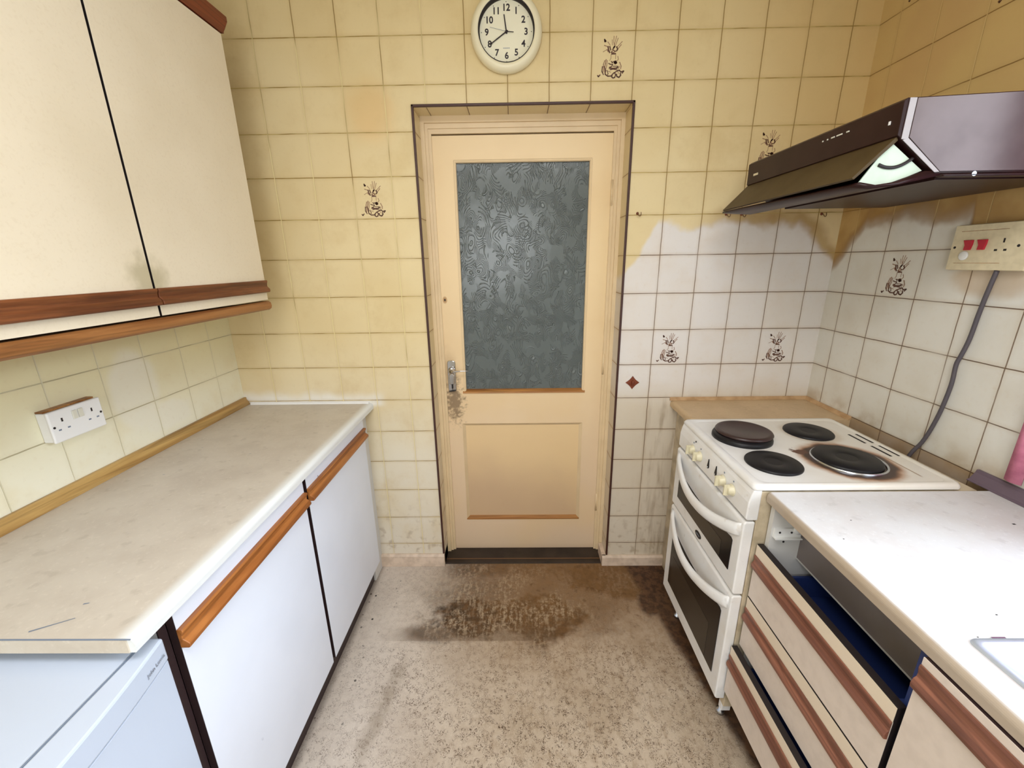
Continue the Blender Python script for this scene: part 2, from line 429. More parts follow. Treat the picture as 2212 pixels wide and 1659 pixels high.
M_seal = plain('sealant_beige', (196, 160, 118), 0.6, var=26, scale=22)

# ---------------------------------------------------------------- mesh helpers
class MB:
    def __init__(s): s.v = []; s.f = []; s.mi = []; s.mats = []; s.smooth = []
    def mat(s, m):
        if m not in s.mats: s.mats.append(m)
        return s.mats.index(m)
    def add(s, vs, fs, m, smooth=False):
        b = len(s.v); k = s.mat(m); s.v += [tuple(v) for v in vs]
        for f_ in fs: s.f.append([b+i for i in f_]); s.mi.append(k); s.smooth.append(smooth)
        return s
    def box(s, x0, x1, y0, y1, z0, z1, m):
        vs = [(x, y, z) for z in (z0, z1) for y in (y0, y1) for x in (x0, x1)]
        return s.add(vs, [(0, 2, 3, 1), (4, 5, 7, 6), (0, 1, 5, 4), (2, 6, 7, 3), (0, 4, 6, 2), (1, 3, 7, 5)], m)
    def quad(s, a, b, c, d, m): return s.add([a, b, c, d], [(0, 1, 2, 3)], m)
    def prism(s, prof, axis, a0, a1, m, smooth=False):
        """prof: 2-D outline (other two axes in xyz order), extruded along axis"""
        n = len(prof)
        def P(p, a):
            return {'x': (a, p[0], p[1]), 'y': (p[0], a, p[1]), 'z': (p[0], p[1], a)}[axis]
        vs = [P(p, a0) for p in prof]+[P(p, a1) for p in prof]
        s.add(vs, [tuple(range(n-1, -1, -1)), tuple(range(n, 2*n))], m)
        b = len(s.v)-2*n; k = s.mat(m)
        for i in range(n):
            j = (i+1) % n
            s.f.append([b+i, b+j, b+n+j, b+n+i]); s.mi.append(k); s.smooth.append(smooth)
        return s
    def lathe(s, prof, c, m, axis='z', seg=48, smooth=True, caps=True):
        """prof: (radius, height) pairs, closed with discs at the ends when radius is 0"""
        vs = []; fs = []
        for (rr, h) in prof:
            for i in range(seg):
                a = 2*pi*i/seg; p = (rr*cos(a), rr*sin(a), h)
                q = {'z': p, 'y': (p[0], -p[2], p[1]), 'x': (p[2], p[0], p[1])}[axis]
                vs.append((c[0]+q[0], c[1]+q[1], c[2]+q[2]))
        for j in range(len(prof)-1):
            for i in range(seg):
                k = (i+1) % seg
                fs.append((j*seg+i, j*seg+k, (j+1)*seg+k, (j+1)*seg+i))
        s.add(vs, fs, m, smooth)
        for j, pr in ((0, prof[0]), (len(prof)-1, prof[-1])):
            if caps and pr[0] > 1e-6:
                b = len(s.v)-len(vs)
                s.f.append([b+j*seg+i for i in range(seg)]); s.mi.append(s.mat(m)); s.smooth.append(False)
        return s
    def tube(s, pts, rad, m, seg=10):
        pts = [Vector(p) for p in pts]; vs = []; fs = []
        n = len(pts)
        for i, p in enumerate(pts):
            t = (pts[min(i+1, n-1)]-pts[max(i-1, 0)]).normalized()
            up = Vector((0, 0, 1)) if abs(t.z) < 0.9 else Vector((1, 0, 0))
            a = t.cross(up).normalized(); b = t.cross(a)
            rr = rad[i] if isinstance(rad, (list, tuple)) else rad
            for k in range(seg):
                an = 2*pi*k/seg; vs.append(p+a*rr*cos(an)+b*rr*sin(an))
        for i in range(n-1):
            for k in range(seg):
                l = (k+1) % seg; fs.append((i*seg+k, i*seg+l, (i+1)*seg+l, (i+1)*seg+k))
        fs.append(tuple(range(seg))); fs.append(tuple((n-1)*seg+k for k in range(seg)))
        return s.add(vs, fs, m, True)
    def build(s, name, parent=None, bevel=0.0, seg=2):
        me = bpy.data.meshes.new(name); me.from_pydata(s.v, [], s.f)
        for mt in s.mats: me.materials.append(mt)
        me.polygons.foreach_set('material_index', s.mi); me.polygons.foreach_set('use_smooth', s.smooth)
        bm = bmesh.new(); bm.from_mesh(me); bmesh.ops.recalc_face_normals(bm, faces=bm.faces); bm.to_mesh(me); bm.free()
        me.update()
        o = bpy.data.objects.new(name, me); COL.objects.link(o)
        if parent is not None:
            o.parent = parent; o.matrix_parent_inverse = Matrix.Translation(parent.location).inverted()
        if bevel:
            b = o.modifiers.new('bevel', 'BEVEL'); b.width = bevel; b.segments = seg; b.limit_method = 'ANGLE'; b.angle_limit = math.radians(40)
        return o
def box(name, x0, x1, y0, y1, z0, z1, m, parent=None, bevel=0.0, seg=2):
    return MB().box(x0, x1, y0, y1, z0, z1, m).build(name, parent, bevel, seg)
def thing(name, loc, label, cat, group=None):
    o = bpy.data.objects.new(name, None); COL.objects.link(o); o.location = loc; o.empty_display_size = 0.05
    return tag(o, label, cat, group)
def tag(o, label, cat, group=None):
    o['label'] = label; o['category'] = cat
    if group: o['group'] = group
    return o
def struct(o): o['kind'] = 'structure'; return o
def text(name, s_, size, mat, loc, rot, parent, ext=0.0004, align='CENTER', bold=0.0):
    c = bpy.data.curves.new(name, 'FONT'); c.body = s_; c.size = size; c.extrude = ext; c.offset = bold
    c.align_x = align; c.align_y = 'CENTER'; c.resolution_u = 4
    tmp = bpy.data.objects.new('tmp', c); COL.objects.link(tmp)
    dg = bpy.context.evaluated_depsgraph_get()
    me = bpy.data.meshes.new_from_object(tmp.evaluated_get(dg)); bpy.data.objects.remove(tmp)
    me.name = name; me.materials.clear(); me.materials.append(mat)
    mw = Matrix.Translation(loc) @ rot.to_4x4(); me.transform(mw)
    o = bpy.data.objects.new(name, me); COL.objects.link(o)
    o.parent = parent; o.matrix_parent_inverse = Matrix.Translation(parent.location).inverted()
    return o

# ================================================================ ROOM SHELL
DX0, DX1, DZ = 0.106, 0.929, 2.060      # tiled door opening
RD = 0.105                              # depth of the tiled reveal
def motif(mb, org, ux, nrm):
    """farmhouse motif printed on one tile: spiky plant in a jug over a heap of vegetables"""
    S = [  # strokes in tile units (0..1), width in tile units, pale?
        ([(.50,.90),(.50,.78),(.52,.70)],.010,1),([(.56,.90),(.52,.72)],.010,1),([(.60,.86),(.54,.70)],.010,1),([(.70,.79),(.58,.68)],.010,1),
        ([(.68,.73),(.60,.64)],.012,1),([(.28,.72),(.38,.69)],.012,1),([(.36,.79),(.42,.72)],.010,1),([(.26,.59),(.36,.64)],.008,1),([(.46,.83),(.47,.72)],.008,1),
        ([(.37,.70),(.39,.62),(.42,.57)],.022,0),([(.41,.70),(.44,.62)],.018,0),([(.50,.67),(.53,.70),(.48,.63)],.020,0),([(.57,.69),(.60,.64),(.57,.60)],.020,0),
        ([(.35,.64),(.38,.59)],.016,1),([(.45,.58),(.50,.62),(.55,.60),(.50,.57),(.45,.58)],.016,1),([(.46,.55),(.56,.55)],.022,0),
        ([(.28,.84),(.32,.80),(.29,.79),(.28,.84)],.018,0),
        ([(.45,.54),(.45,.46),(.42,.41)],.008,1),([(.56,.54),(.56,.44)],.008,1),([(.61,.50),(.63,.44),(.59,.40)],.010,1),
        ([(.53,.38),(.56,.40),(.59,.37),(.56,.35),(.53,.38)],.026,0),([(.46,.40),(.49,.37),(.51,.40)],.014,0),
        ([(.40,.36),(.44,.34),(.50,.34),(.47,.29),(.42,.28)],.014,0),([(.50,.30),(.62,.30)],.010,0),
        ([(.34,.44),(.33,.36),(.31,.28),(.32,.18)],.016,1),([(.31,.42),(.28,.34),(.29,.24),(.27,.16)],.014,1),([(.37,.42),(.36,.32),(.34,.24)],.012,1),
        ([(.26,.30),(.25,.20),(.29,.13)],.016,0),([(.30,.30),(.34,.22),(.33,.14)],.014,0),
        ([(.42,.27),(.50,.25),(.60,.26),(.63,.29)],.024,0),([(.44,.23),(.52,.24),(.62,.22)],.012,0),
        ([(.33,.22),(.33,.14),(.39,.10),(.47,.10),(.53,.16),(.61,.20)],.018,0),([(.37,.22),(.40,.15),(.37,.11)],.012,0),
        ([(.50,.13),(.49,.08),(.52,.06),(.56,.07),(.58,.12),(.56,.16)],.018,0),([(.60,.14),(.61,.09),(.66,.07),(.70,.11),(.69,.16)],.020,0),
        ([(.62,.20),(.66,.22),(.70,.18),(.77,.20),(.73,.15)],.018,0),([(.66,.38),(.70,.30),(.69,.24)],.014,1),([(.66,.30),(.64,.24)],.010,1),
        ([(.15,.12),(.17,.09),(.21,.13)],.018,0),([(.40,.20),(.46,.18)],.008,1),([(.63,.18),(.66,.14)],.008,1)]
    org = Vector(org); ux = Vector(ux); uz = Vector((0, 0, 1)); nrm = Vector(nrm)
    k = 0
    for pts, w, pale in S:
        k += 1
        for i in range(len(pts)-1):
            a = Vector(pts[i]); b = Vector(pts[i+1]); d = (b-a)
            if d.length < 1e-5: continue
            d.normalize(); n2 = Vector((-d.y, d.x))*w*(0.75 if pale else 0.80); e = d*w*0.25
            q = [a-e+n2, a-e-n2, b+e-n2*0.8, b+e+n2*0.8]
            P_ = [org+ux*(p.x*T)+uz*(p.y*T)+nrm*(0.0004+0.00001*k) for p in q]
            mb.quad(*P_, M_print2 if pale else M_print)

wb = MB()
x0, x1 = XL-0.12, XR+0.12
wb.box(x0, DX0, 0, 0.20, -0.05, ZC, M_back)
wb.box(DX1, x1, 0, 0.20, -0.05, ZC, M_back)
wb.box(DX0, DX1, 0, 0.20, DZ, ZC, M_back)
# tiled lining of the reveal with its own joints
for zz in [Z(k_) for k_ in range(1, 15)]+[2.0541]:
    for xa in (DX0, DX1):
        wb.box(xa-0.0006, xa+0.0006, 0.006, 0.097, zz-0.0009, zz+0.0009, M_seal)
for k_ in range(1, 7):
    if DX0+0.02 < k_*T < DX1-0.02: wb.box(k_*T-0.001, k_*T+0.001, 0.006, 0.097, DZ-0.0006, DZ+0.0004, M_hookm)
for (k_, r_) in ((-1, 4), (5, 1), (9, 3), (7, 8), (10, 8)):
    motif(wb, (k_*T, 0, Z(r_)), (1, 0, 0), (0, -1, 0))
struct(wb.build('wall_back'))

WY0, WY1, WZ0, WZ1 = -2.25, -0.84, 0.985, 2.12   # window opening in the right wall
wr = MB()
wr.box(XR, XR+0.22, -0.84, 0.0, -0.05, ZC, M_right)
wr.box(XR, XR+0.22, YF-0.1, WY0, -0.05, ZC, M_right)
wr.box(XR, XR+0.22, WY0, WY1, -0.05, WZ0, M_right)
wr.box(XR, XR+0.22, WY0, WY1, WZ1, ZC, M_right)
for (k_, v_) in ((1, 3), (2, 8), (0, 9)):
    motif(wr, (XR, -OR_-k_*T, 0.9+v_*T), (0, -1, 0), (-1, 0, 0))
struct(wr.build('wall_right'))
struct(box('wall_left', XL-0.12, XL, YF-0.1, 0.0, -0.05, ZC, M_left))
struct(box('wall_front', XL-0.12, XR+0.12, YF-0.12, YF, -0.05, ZC, M_plaster))
struct(box('floor', XL-0.12, XR+0.12, YF-0.1, 0.30, -0.06, 0.0, M_floor))
struct(box('ceiling', XL-0.12, XR+0.12, YF-0.1, 0.2, ZC, ZC+0.1, M_plaster))
# hall beyond the glazed door
hw = MB()
hw.box(-0.75, 1.75, 1.75, 1.85, -0.05, 2.5, M_hall); hw.box(-0.85, -0.75, 0.2, 1.85, -0.05, 2.5, M_hall)
hw.box(1.75, 1.85, 0.2, 1.85, -0.05, 2.5, M_hall); hw.box(-0.85, 1.85, 0.2, 1.85, 2.46, 2.56, M_hall)
hw.box(-0.85, 1.85, 0.30, 1.85, -0.06, 0.0, M_hall)
struct(hw.build('wall_hall'))
hl = area('hall_fill', (1.2, 1.2, 1.1), (0.4, 1.8, 0.9), 0.5, 0.5, 14.0, (0.80, 0.90, 1.0))  # area light added inside the hall to brighten the door glass

# skirting boards
mb = MB()
mb.prism([(-0.015, 0.0), (0.0, 0.0), (0.0, 0.070), (-0.009, 0.070), (-0.015, 0.060)], 'x', -0.72, DX0, M_skirt)
mb.box(DX0-0.012, DX0, 0.0, 0.09, 0, 0.066, M_skirt)
struct(mb.build('baseboard_back_left', bevel=0.0015))
mb = MB()
mb.prism([(-0.015, 0.0), (0.0, 0.0), (0.0, 0.058), (-0.009, 0.058), (-0.015, 0.048)], 'x', DX1-0.02, 1.235, M_skirt)
mb.box(DX1-0.02, DX1, -0.01, 0.09, 0, 0.058, M_skirt)
struct(mb.build('baseboard_back_right', bevel=0.0015))
# brown plastic tile trim round the opening
mb = MB()
mb.box(DX0-0.008, DX0+0.001, -0.007, 0.003, 0.072, DZ+0.008, M_trim)
mb.box(DX1-0.001, DX1+0.008, -0.007, 0.003, 0.060, DZ+0.008, M_trim)
mb.box(DX0-0.008, DX1+0.008, -0.007, 0.003, DZ-0.001, DZ+0.008, M_trim)
struct(mb.build('trim_1', bevel=0.002))
# door frame
mb = MB()
for wd, ya, yb in ((0.016, 0.098, 0.108), (0.028, 0.108, 0.114), (0.040, 0.114, 0.121)):
    mb.box(DX0, DX0+wd, ya, yb, 0.0, DZ-wd*1.5, M_frame); mb.box(DX1-wd, DX1, ya, yb, 0.0, DZ-wd*1.5, M_frame)
    mb.box(DX0, DX1, ya, yb, DZ-wd*1.5, DZ, M_frame)
mb.box(DX0, 0.134, 0.121, 0.19, 0.0, DZ-0.060, M_frame); mb.box(0.893, DX1, 0.121, 0.19, 0.0, DZ-0.060, M_frame)
mb.box(DX0, DX1, 0.121, 0.19, DZ-0.060, DZ, M_frame)
struct(mb.build('trim_2'))
mb = MB(); mb.prism([(0.004, 0.0), (0.19, 0.0), (0.19, 0.004), (0.012, 0.004)], 'x', DX0, DX1, M_thresh)
mb.box(DX0, DX1, 0.034, 0.04, 0.004, 0.006, M_hookm)
struct(mb.build('trim_3'))

# ---------------------------------------------------------------- door leaf
LX0, LX1, LZ0, LZ1 = 0.137, 0.890, 0.006, 1.995
GX0, GX1, GZ0, GZ1 = 0.236, 0.801, 0.908, 1.899
PX0, PX1, PZ0, PZ1 = 0.214, 0.805, 0.190, 0.732
FY, BY = 0.122, 0.162
mb = MB()
mb.box(LX0, PX0, FY, BY, LZ0, LZ1, M_door)          # hanging and lock stiles
mb.box(PX1, LX1, FY, BY, LZ0, LZ1, M_door)
mb.box(PX0, PX1, FY, BY, LZ0, PZ0, M_door)          # rails
mb.box(PX0, PX1, FY, BY, PZ1, GZ0-0.018, M_door)
mb.box(PX0, PX1, FY, BY, GZ1, LZ1, M_door)
mb.box(PX0, GX0, FY, BY, GZ0-0.018, GZ1, M_door); mb.box(GX1, PX1, FY, BY, GZ0-0.018, GZ1, M_door)
door = mb.build('door_1'); struct(door)
gl = MB(); gl.box(GX0-0.004, GX1+0.004, FY+0.016, FY+0.020, GZ0-0.012, GZ1+0.004, M_glass); gl.build('glass_pane', door)
mb = MB()   # glazing beads
mb.prism([(GX0-0.006, FY-0.002), (GX0+0.004, FY+0.004), (GX0+0.004, FY+0.016), (GX0-0.006, FY+0.016)], 'z', GZ0-0.01, GZ1+0.004, M_frame)
mb.prism([(GX1+0.006, FY-0.002), (GX1-0.004, FY+0.004), (GX1-0.004, FY+0.016), (GX1+0.006, FY+0.016)], 'z', GZ0-0.01, GZ1+0.004, M_frame)
mb.prism([(FY-0.002, GZ1+0.006), (FY+0.004, GZ1-0.004), (FY+0.016, GZ1-0.004), (FY+0.016, GZ1+0.006)], 'x', GX0-0.005, GX1+0.005, M_frame)
mb.build('glazing_bead', door)
mb = MB(); mb.prism([(FY-0.005, GZ0-0.018), (FY-0.004, GZ0-0.011), (FY+0.008, GZ0-0.003), (FY+0.016, GZ0-0.001), (FY+0.016, GZ0-0.018)], 'x', GX0-0.012, GX1+0.010, M_bead)
o = mb.build('glazing_bead', door); o['label'] = 'bare timber bead below the glass'
mb = MB()   # sunk lower panel with sloping moulding
mb.box(PX0, PX1, FY+0.013, FY+0.024, PZ0, PZ1, M_door_panel)
for a, b, c_, d in (((PX0, PZ1), (PX1, PZ1), (PX1-0.014, PZ1-0.014), (PX0+0.014, PZ1-0.014)),
                    ((PX0, PZ0), (PX0, PZ1), (PX0+0.014, PZ1-0.014), (PX0+0.014, PZ0+0.012)),
                    ((PX1, PZ0), (PX1, PZ1), (PX1-0.014, PZ1-0.014), (PX1-0.014, PZ0+0.012))):
    mb.quad((a[0], FY-0.001, a[1]), (b[0], FY-0.001, b[1]), (c_[0], FY+0.0125, c_[1]), (d[0], FY+0.0125, d[1]), M_frame)
mb.build('lower_panel', door)
mb = MB(); mb.prism([(FY-0.002, PZ0-0.004), (FY-0.002, PZ0+0.002), (FY+0.013, PZ0+0.013), (FY+0.013, PZ0-0.004)], 'x', PX0-0.001, PX1+0.001, M_bead)
o = mb.build('panel_bead', door); o['label'] = 'bare worn bead under the lower panel'
# lever handle
hp = MB()
def rrect(cx, cz, hw_, hh, r_, n=6):
    out = []
    for (sx, sz, a0) in ((1, 1, 0), (-1, 1, 90), (-1, -1, 180), (1, -1, 270)):
        for i in range(n+1):
            a = math.radians(a0+90*i/n); out.append((cx+sx*(hw_-r_)+r_*cos(a), cz+sz*(hh-r_)+r_*sin(a)))
    return out
hp.prism(rrect(0.175, 0.978, 0.0195, 0.076, 0.012), 'y', FY-0.008, FY, M_chrome)
handle = hp.build('door_handle', door, 0.003, 3)
mb = MB(); mb.lathe([(0.0001, 0.034), (0.010, 0.033), (0.012, 0.024), (0.0135, 0.004), (0.016, 0.0), (0.016, -0.004)], (0.176, FY-0.008, 1.008), M_chrome, 'y', 24)
mb.tube([(0.176, FY-0.036, 1.008), (0.190, FY-0.046, 1.010), (0.215, FY-0.050, 1.013), (0.245, FY-0.050, 1.014), (0.262, FY-0.048, 1.014)], [0.009, 0.006, 0.0035, 0.0025, 0.0015], M_chrome)
mb.build('lever', handle)
mb = MB(); mb.prism([(0.164, 0.940), (0.188, 0.940), (0.190, 0.985), (0.176, 0.998), (0.162, 0.985)], 'y', FY-0.020, FY-0.008, M_chrome)
mb.build('escutcheon', handle, 0.004, 3)
mb = MB(); mb.box(0.1725, 0.1795, FY-0.013, FY-0.0075, 0.918, 0.940, M_hole); mb.box(0.1752, 0.1768, FY-0.012, FY-0.0085, 0.905, 0.918, M_hole)
mb.build('keyhole', handle)
mb = MB(); mb.prism([(0.158, 0.9045), (0.166, 0.9025), (0.190, 0.9060), (0.193, 0.9095), (0.180, 0.9090), (0.170, 0.9065)], 'y', FY-0.016, FY-0.008, M_hole); mb.build('latch', handle)
for zc in (1.770, 1.030, 0.290):
    mb = MB()
    mb.box(0.8895, 0.8965, FY-0.004, FY+0.02, zc-0.05, zc+0.05, M_frame)
    mb.lathe([(0.005, -0.05), (0.005, 0.05)], (0.892, FY-0.006, zc), M_frame, 'z', 12)
    mb.build('hinge', door)

# ================================================================ LEFT SIDE
DLX = -0.187        # door front plane
def curve_handle(x, y0, y1, zt, zb, d, mt, name='handle', parent=None, sgn=1):
    """continuous timber finger-pull: flat upper face, groove, round lip"""
    h = zt-zb
    pr = [(x-sgn*0.001, zt), (x+sgn*d*0.55, zt), (x+sgn*d*0.62, zt-h*0.12), (x+sgn*d*0.42, zt-h*0.30), (x+sgn*d*0.38, zt-h*0.52),
          (x+sgn*d*0.70, zt-h*0.62), (x+sgn*d, zt-h*0.74), (x+sgn*d, zt-h*0.92), (x+sgn*d*0.8, zb), (x-sgn*0.001, zb)]
    return MB().prism(pr, 'y', y0, y1, mt).build(name, parent, 0.0015)

def edged_door(x0, x1, y0, y1, z0, z1, mt, parent, edge):
    """slab door: laminate face and back, dark edging on the sides"""
    mb = MB(); mb.box(min(x0, x1)+0.0008, max(x0, x1)-0.0008, y0, y1, z0, z1, edge)
    mb.box(x1-0.0008, x1, y0+0.0004, y1-0.0004, z0+0.0004, z1-0.0004, mt) if x1 > x0 else mb.box(x1, x1+0.0008, y0+0.0004, y1-0.0004, z0+0.0004, z1-0.0004, mt)
    return mb.build('door', parent)
def base_unit_left():
    t = thing('base_cabinet', (-0.45, -0.893, 0), 'white base cabinet under the left worktop, between the fridge and the far cabinet', 'cabinet', 'white base cabinets under the left worktop')
    y0, y1 = -1.166, -0.639
    mb = MB()
    mb.box(-0.745, DLX-0.022, y0, y0+0.016, 0.10, 0.856, M_unit_lin); mb.box(-0.745, DLX-0.022, y1-0.016, y1, 0.10, 0.856, M_unit_lin)
    mb.box(-0.745, DLX-0.022, y0+0.016, y1-0.016, 0.10, 0.116, M_unit_lin); mb.box(-0.745, -0.74, y0+0.016, y1-0.016, 0.116, 0.856, M_unit_lin)
    mb.box(DLX-0.022, DLX-0.019, y0, y0+0.018, 0.10, 0.856, M_plinth); mb.box(DLX-0.022, DLX-0.019, y1-0.018, y1, 0.10, 0.856, M_plinth)
    mb.build('carcass', t)
    d = edged_door(DLX-0.018, DLX, y0+0.018, y1, 0.116, 0.852, M_unit_l, t, M_plinth)
    curve_handle(DLX, y0+0.017, y1-0.003, 0.812, 0.768, 0.020, M_wood_l, 'handle', d)
    box('plinth', -0.246, -0.226, y0, y1, 0.0, 0.099, M_plinth, t)
    return t
def dup(root, dy, label):
    n = root.copy(); COL.objects.link(n); n.location = (root.location[0], root.location[1]+dy, root.location[2]); n['label'] = label
    def rec(src, dst):
        for ch in list(src.children):
            c = ch.copy(); COL.objects.link(c); c.parent = dst; c.matrix_parent_inverse = ch.matrix_parent_inverse.copy()
            rec(ch, c)
    rec(root, n); return n
u1 = base_unit_left()
dup(u1, 0.5275, 'white base cabinet with dark scuff marks low on its door, beside the back wall skirting')
# thin end filler between the far unit and the back wall
tag(box('filler_panel', DLX-0.05, DLX-0.03, -0.109, 0.0, 0.0, 0.855, M_unit_lin), 'narrow white filler panel between the far left base cabinet and back wall', 'panel')

# left worktop: postformed nose, cut end with a lighter strip
def post_worktop(name, xw, xf, y0, y1, zt, th, mt, end, label):
    sgn = 1 if xf > xw else -1
    pr = [(xw, zt-th), (xw, zt)]
    R = 0.014
    for i in range(7):
        a = pi/2*i/6
        pr.append((xf-sgn*R+sgn*R*sin(a), zt-R+R*cos(a)))
    pr += [(xf, zt-th+0.003), (xf-sgn*0.003, zt-th)]
    o = MB().prism(pr, 'y', y0, y1, mt).build(name)
    return tag(o, label, 'worktop')
wt = post_worktop('worktop', XL+0.002, -0.174, -1.235, -0.001, 0.887, 0.030, M_ctl, None, 'long beige laminate worktop along the left wall with pale front edge')
mb = MB(); mb.box(XL+0.006, -0.186, -1.2375, -1.235, 0.858, 0.8855, M_ctl_end); mb.build('end_strip', wt)
mb = MB(); mb.box(XL+0.004, -0.178, -1.2372, -1.2352, 0.8860, 0.8874, M_seam); mb.build('end_seam', wt)
def scratch(a, b, w=0.0016):
    mb = MB()
    a = Vector(a); b = Vector(b); d = (b-a).normalized(); n_ = Vector((-d.y, d.x, 0))*w
    mb.quad(a+n_, a-n_, b-n_*0.5, b+n_*0.5, M_seam); mb.build('scratch', wt)
scratch((-0.372, -1.221, 0.8876), (-0.319, -1.192, 0.8876)); scratch((-0.337, -1.160, 0.8876), (-0.328, -1.157, 0.8876))
for (sx, sy) in ((-0.62, -0.47), (-0.50, -0.30), (-0.33, -0.22), (-0.30, -0.09), (-0.42, -0.52), (-0.60, -0.66)):
    scratch((sx, sy, 0.8876), (sx+0.006, sy+0.002, 0.8876), 0.0012)
# oak upstand strip against the tiles
mb = MB(); mb.prism([(XL+0.001, 0.887), (XL+0.024, 0.887), (XL+0.024, 0.893), (XL+0.012, 0.912), (XL+0.012, 0.921), (XL+0.001, 0.921)], 'y', -1.235, -0.002, M_wood_strip)
tag(mb.build('upstand', bevel=0.001), 'varnished oak strip where the left worktop meets the tiled wall', 'trim strip')
tag(MB().prism([(-0.0005, 0.887), (-0.012, 0.887), (-0.010, 0.892), (-0.004, 0.895), (-0.0005, 0.896)], 'x', XL+0.03, -0.19, M_wplast).build('sealant_bead'),
    'white sealant bead between the left worktop and the back wall', 'sealant')

# ---------------------------------------------------------------- fridge
fr = thing('fridge', (-0.45, -1.46, 0), 'white under-counter fridge standing at the near end of the left worktop', 'fridge')
box('body', -0.745, -0.207, -1.735, -1.185, 0.03, 0.832, M_fridge, fr, 0.006, 3)
def bulge(y):
    tt = (y+1.46)/0.275; return -0.178+0.028*(1-tt*tt)
ys = [-1.735+0.55*i/20 for i in range(21)]
mb = MB()
out = [(bulge(y_), y_) for y_ in ys]+[(-0.205, ys[-1]), (-0.205, ys[0])]
mb.prism(out, 'z', 0.784, 0.834, M_fridge); cap = mb.build('door_top', fr, 0.004, 2)
mb = MB(); mb.prism([(a-0.003, b) for a, b in out[:-2]]+out[-2:], 'z', 0.06, 0.781, M_fridge); dr = mb.build('door', fr, 0.002, 2)
mb = MB(); mb.prism([(a-0.012, b) for a, b in out[:-2]]+[(-0.204, ys[-1]), (-0.204, ys[0])], 'z', 0.780, 0.785, M_seam); mb.build('door_gasket', fr)
box('rear_seam', -0.2075, -0.2045, -1.733, -1.187, 0.40, 0.8335, M_seam, fr)
text('brand_lettering', 'John Lewis', 0.0105, M_grey_txt, (bulge(-1.222)+0.0007, -1.2165, 0.805),
     Matrix(((-0.17, 0.0, 0.985), (0.985, 0, 0.17), (0, 1, 0))), fr, 0.0003)

# ---------------------------------------------------------------- wall cabinets
WX = -0.440
def wall_unit():
    t = thing('wall_cabinet', (-0.6, -0.468, 1.37), 'cream wall cabinet hung nearest the back wall on the left', 'cabinet', 'cream wall cabinets on the left wall')
    y0, y1 = -0.7065, -0.222
    mb = MB()
    mb.box(XL+0.002, WX-0.021, y0, y0+0.016, 1.372, 2.205, M_wallcab); mb.box(XL+0.002, WX-0.021, y1-0.016, y1, 1.372, 2.205, M_wallcab)
    mb.box(XL+0.002, WX-0.021, y0+0.016, y1-0.016, 1.372, 1.388, M_wallcab); mb.box(XL+0.002, WX-0.021, y0+0.016, y1-0.016, 2.189, 2.205, M_wallcab)
    mb.box(WX-0.021, WX-0.0185, y0, y0+0.01, 1.372, 2.205, M_black); mb.box(WX-0.021, WX-0.0185, y1-0.01, y1, 1.372, 2.205, M_black)
    mb.build('carcass', t)
    d = edged_door(WX-0.018, WX, y0+0.003, y1-0.001, 1.374, 2.202, M_wallcab, t, M_black)
    curve_handle(WX, y0+0.003, y1+0.0015, 1.4440, 1.4015, 0.014, M_wood_up, 'handle', d)
    return t
w1 = wall_unit()
dup(w1, -0.4875, 'cream wall cabinet nearest the camera on the left')
mb = MB(); mb.prism([(XL+0.002, 1.337), (WX-0.004, 1.337), (WX+0.004, 1.343), (WX+0.006, 1.352), (WX+0.004, 1.364), (WX-0.004, 1.369), (WX-0.030, 1.369), (WX-0.030, 1.355), (XL+0.002, 1.355)], 'y', -1.66, -0.214, M_wood_rail)
tag(mb.build('light_rail', bevel=0.002), 'orange-brown oak rail running under the left wall cabinets', 'trim rail')
mb = MB(); mb.prism([(WX-0.028, 2.206), (WX+0.002, 2.206), (WX+0.010, 2.216), (WX+0.022, 2.236), (WX+0.022, 2.250), (WX-0.028, 2.250)], 'y', -1.66, -0.214, M_cornice)
mb.prism([(XL+0.002, 2.206), (WX+0.004, 2.206), (WX+0.004, 2.250), (XL+0.002, 2.250)], 'y', -0.222, -0.212, M_cornice)
tag(mb.build('cornice', bevel=0.002), 'dark brown cornice along the top of the left wall cabinets', 'cornice')

# ---------------------------------------------------------------- sockets
def on_wall(side):
    """local (a along wall to the viewer's right, b up, c out of wall) -> world"""
    if side == 'left': return lambda a, b, c, o: (XL+c, o[0]+a, o[1]+b)
    return lambda a, b, c, o: (XR-c, o[0]-a, o[1]+b)
def wbox(mb, f_, o, a0, a1, b0, b1, c0, c1, mt):
    p = f_(a0, b0, c0, o); q = f_(a1, b1, c1, o)
    mb.box(min(p[0], q[0]), max(p[0], q[0]), min(p[1], q[1]), max(p[1], q[1]), min(p[2], q[2]), max(p[2], q[2]), mt)
FL_ = on_wall('left'); FR_ = on_wall('right')
o_ = (-0.724, 1.094)
sk = thing('double_socket', (XL, *o_), 'white double plug socket with two switches on the left tiled wall', 'socket')
mb = MB(); wbox(mb, FL_, o_, -0.069, 0.069, -0.041, 0.041, 0.0, 0.026, M_wplast); mb.build('back_box', sk, 0.003)
mb = MB(); wbox(mb, FL_, o_, -0.071, 0.071, -0.043, 0.043, 0.0262, 0.034, M_wplast); mb.build('face_plate', sk, 0.004, 3)
for ca in (-0.007, 0.009):
    mb = MB(); wbox(mb, FL_, o_, ca-0.0062, ca+0.0062, 0.006, 0.030, 0.034, 0.0375, M_switch); mb.build('rocker_switch', sk, 0.001)
for ca in (-0.040, 0.040):
    mb = MB()
    wbox(mb, FL_, o_, ca-0.0022, ca+0.0022, 0.010, 0.020, 0.0335, 0.0343, M_hole)
    wbox(mb, FL_, o_, ca-0.015, ca-0.008, -0.012, -0.008, 0.0335, 0.0343, M_seam)
    wbox(mb, FL_, o_, ca+0.008, ca+0.015, -0.012, -0.008, 0.0335, 0.0343, M_seam)
    mb.build('socket_outlet', sk)
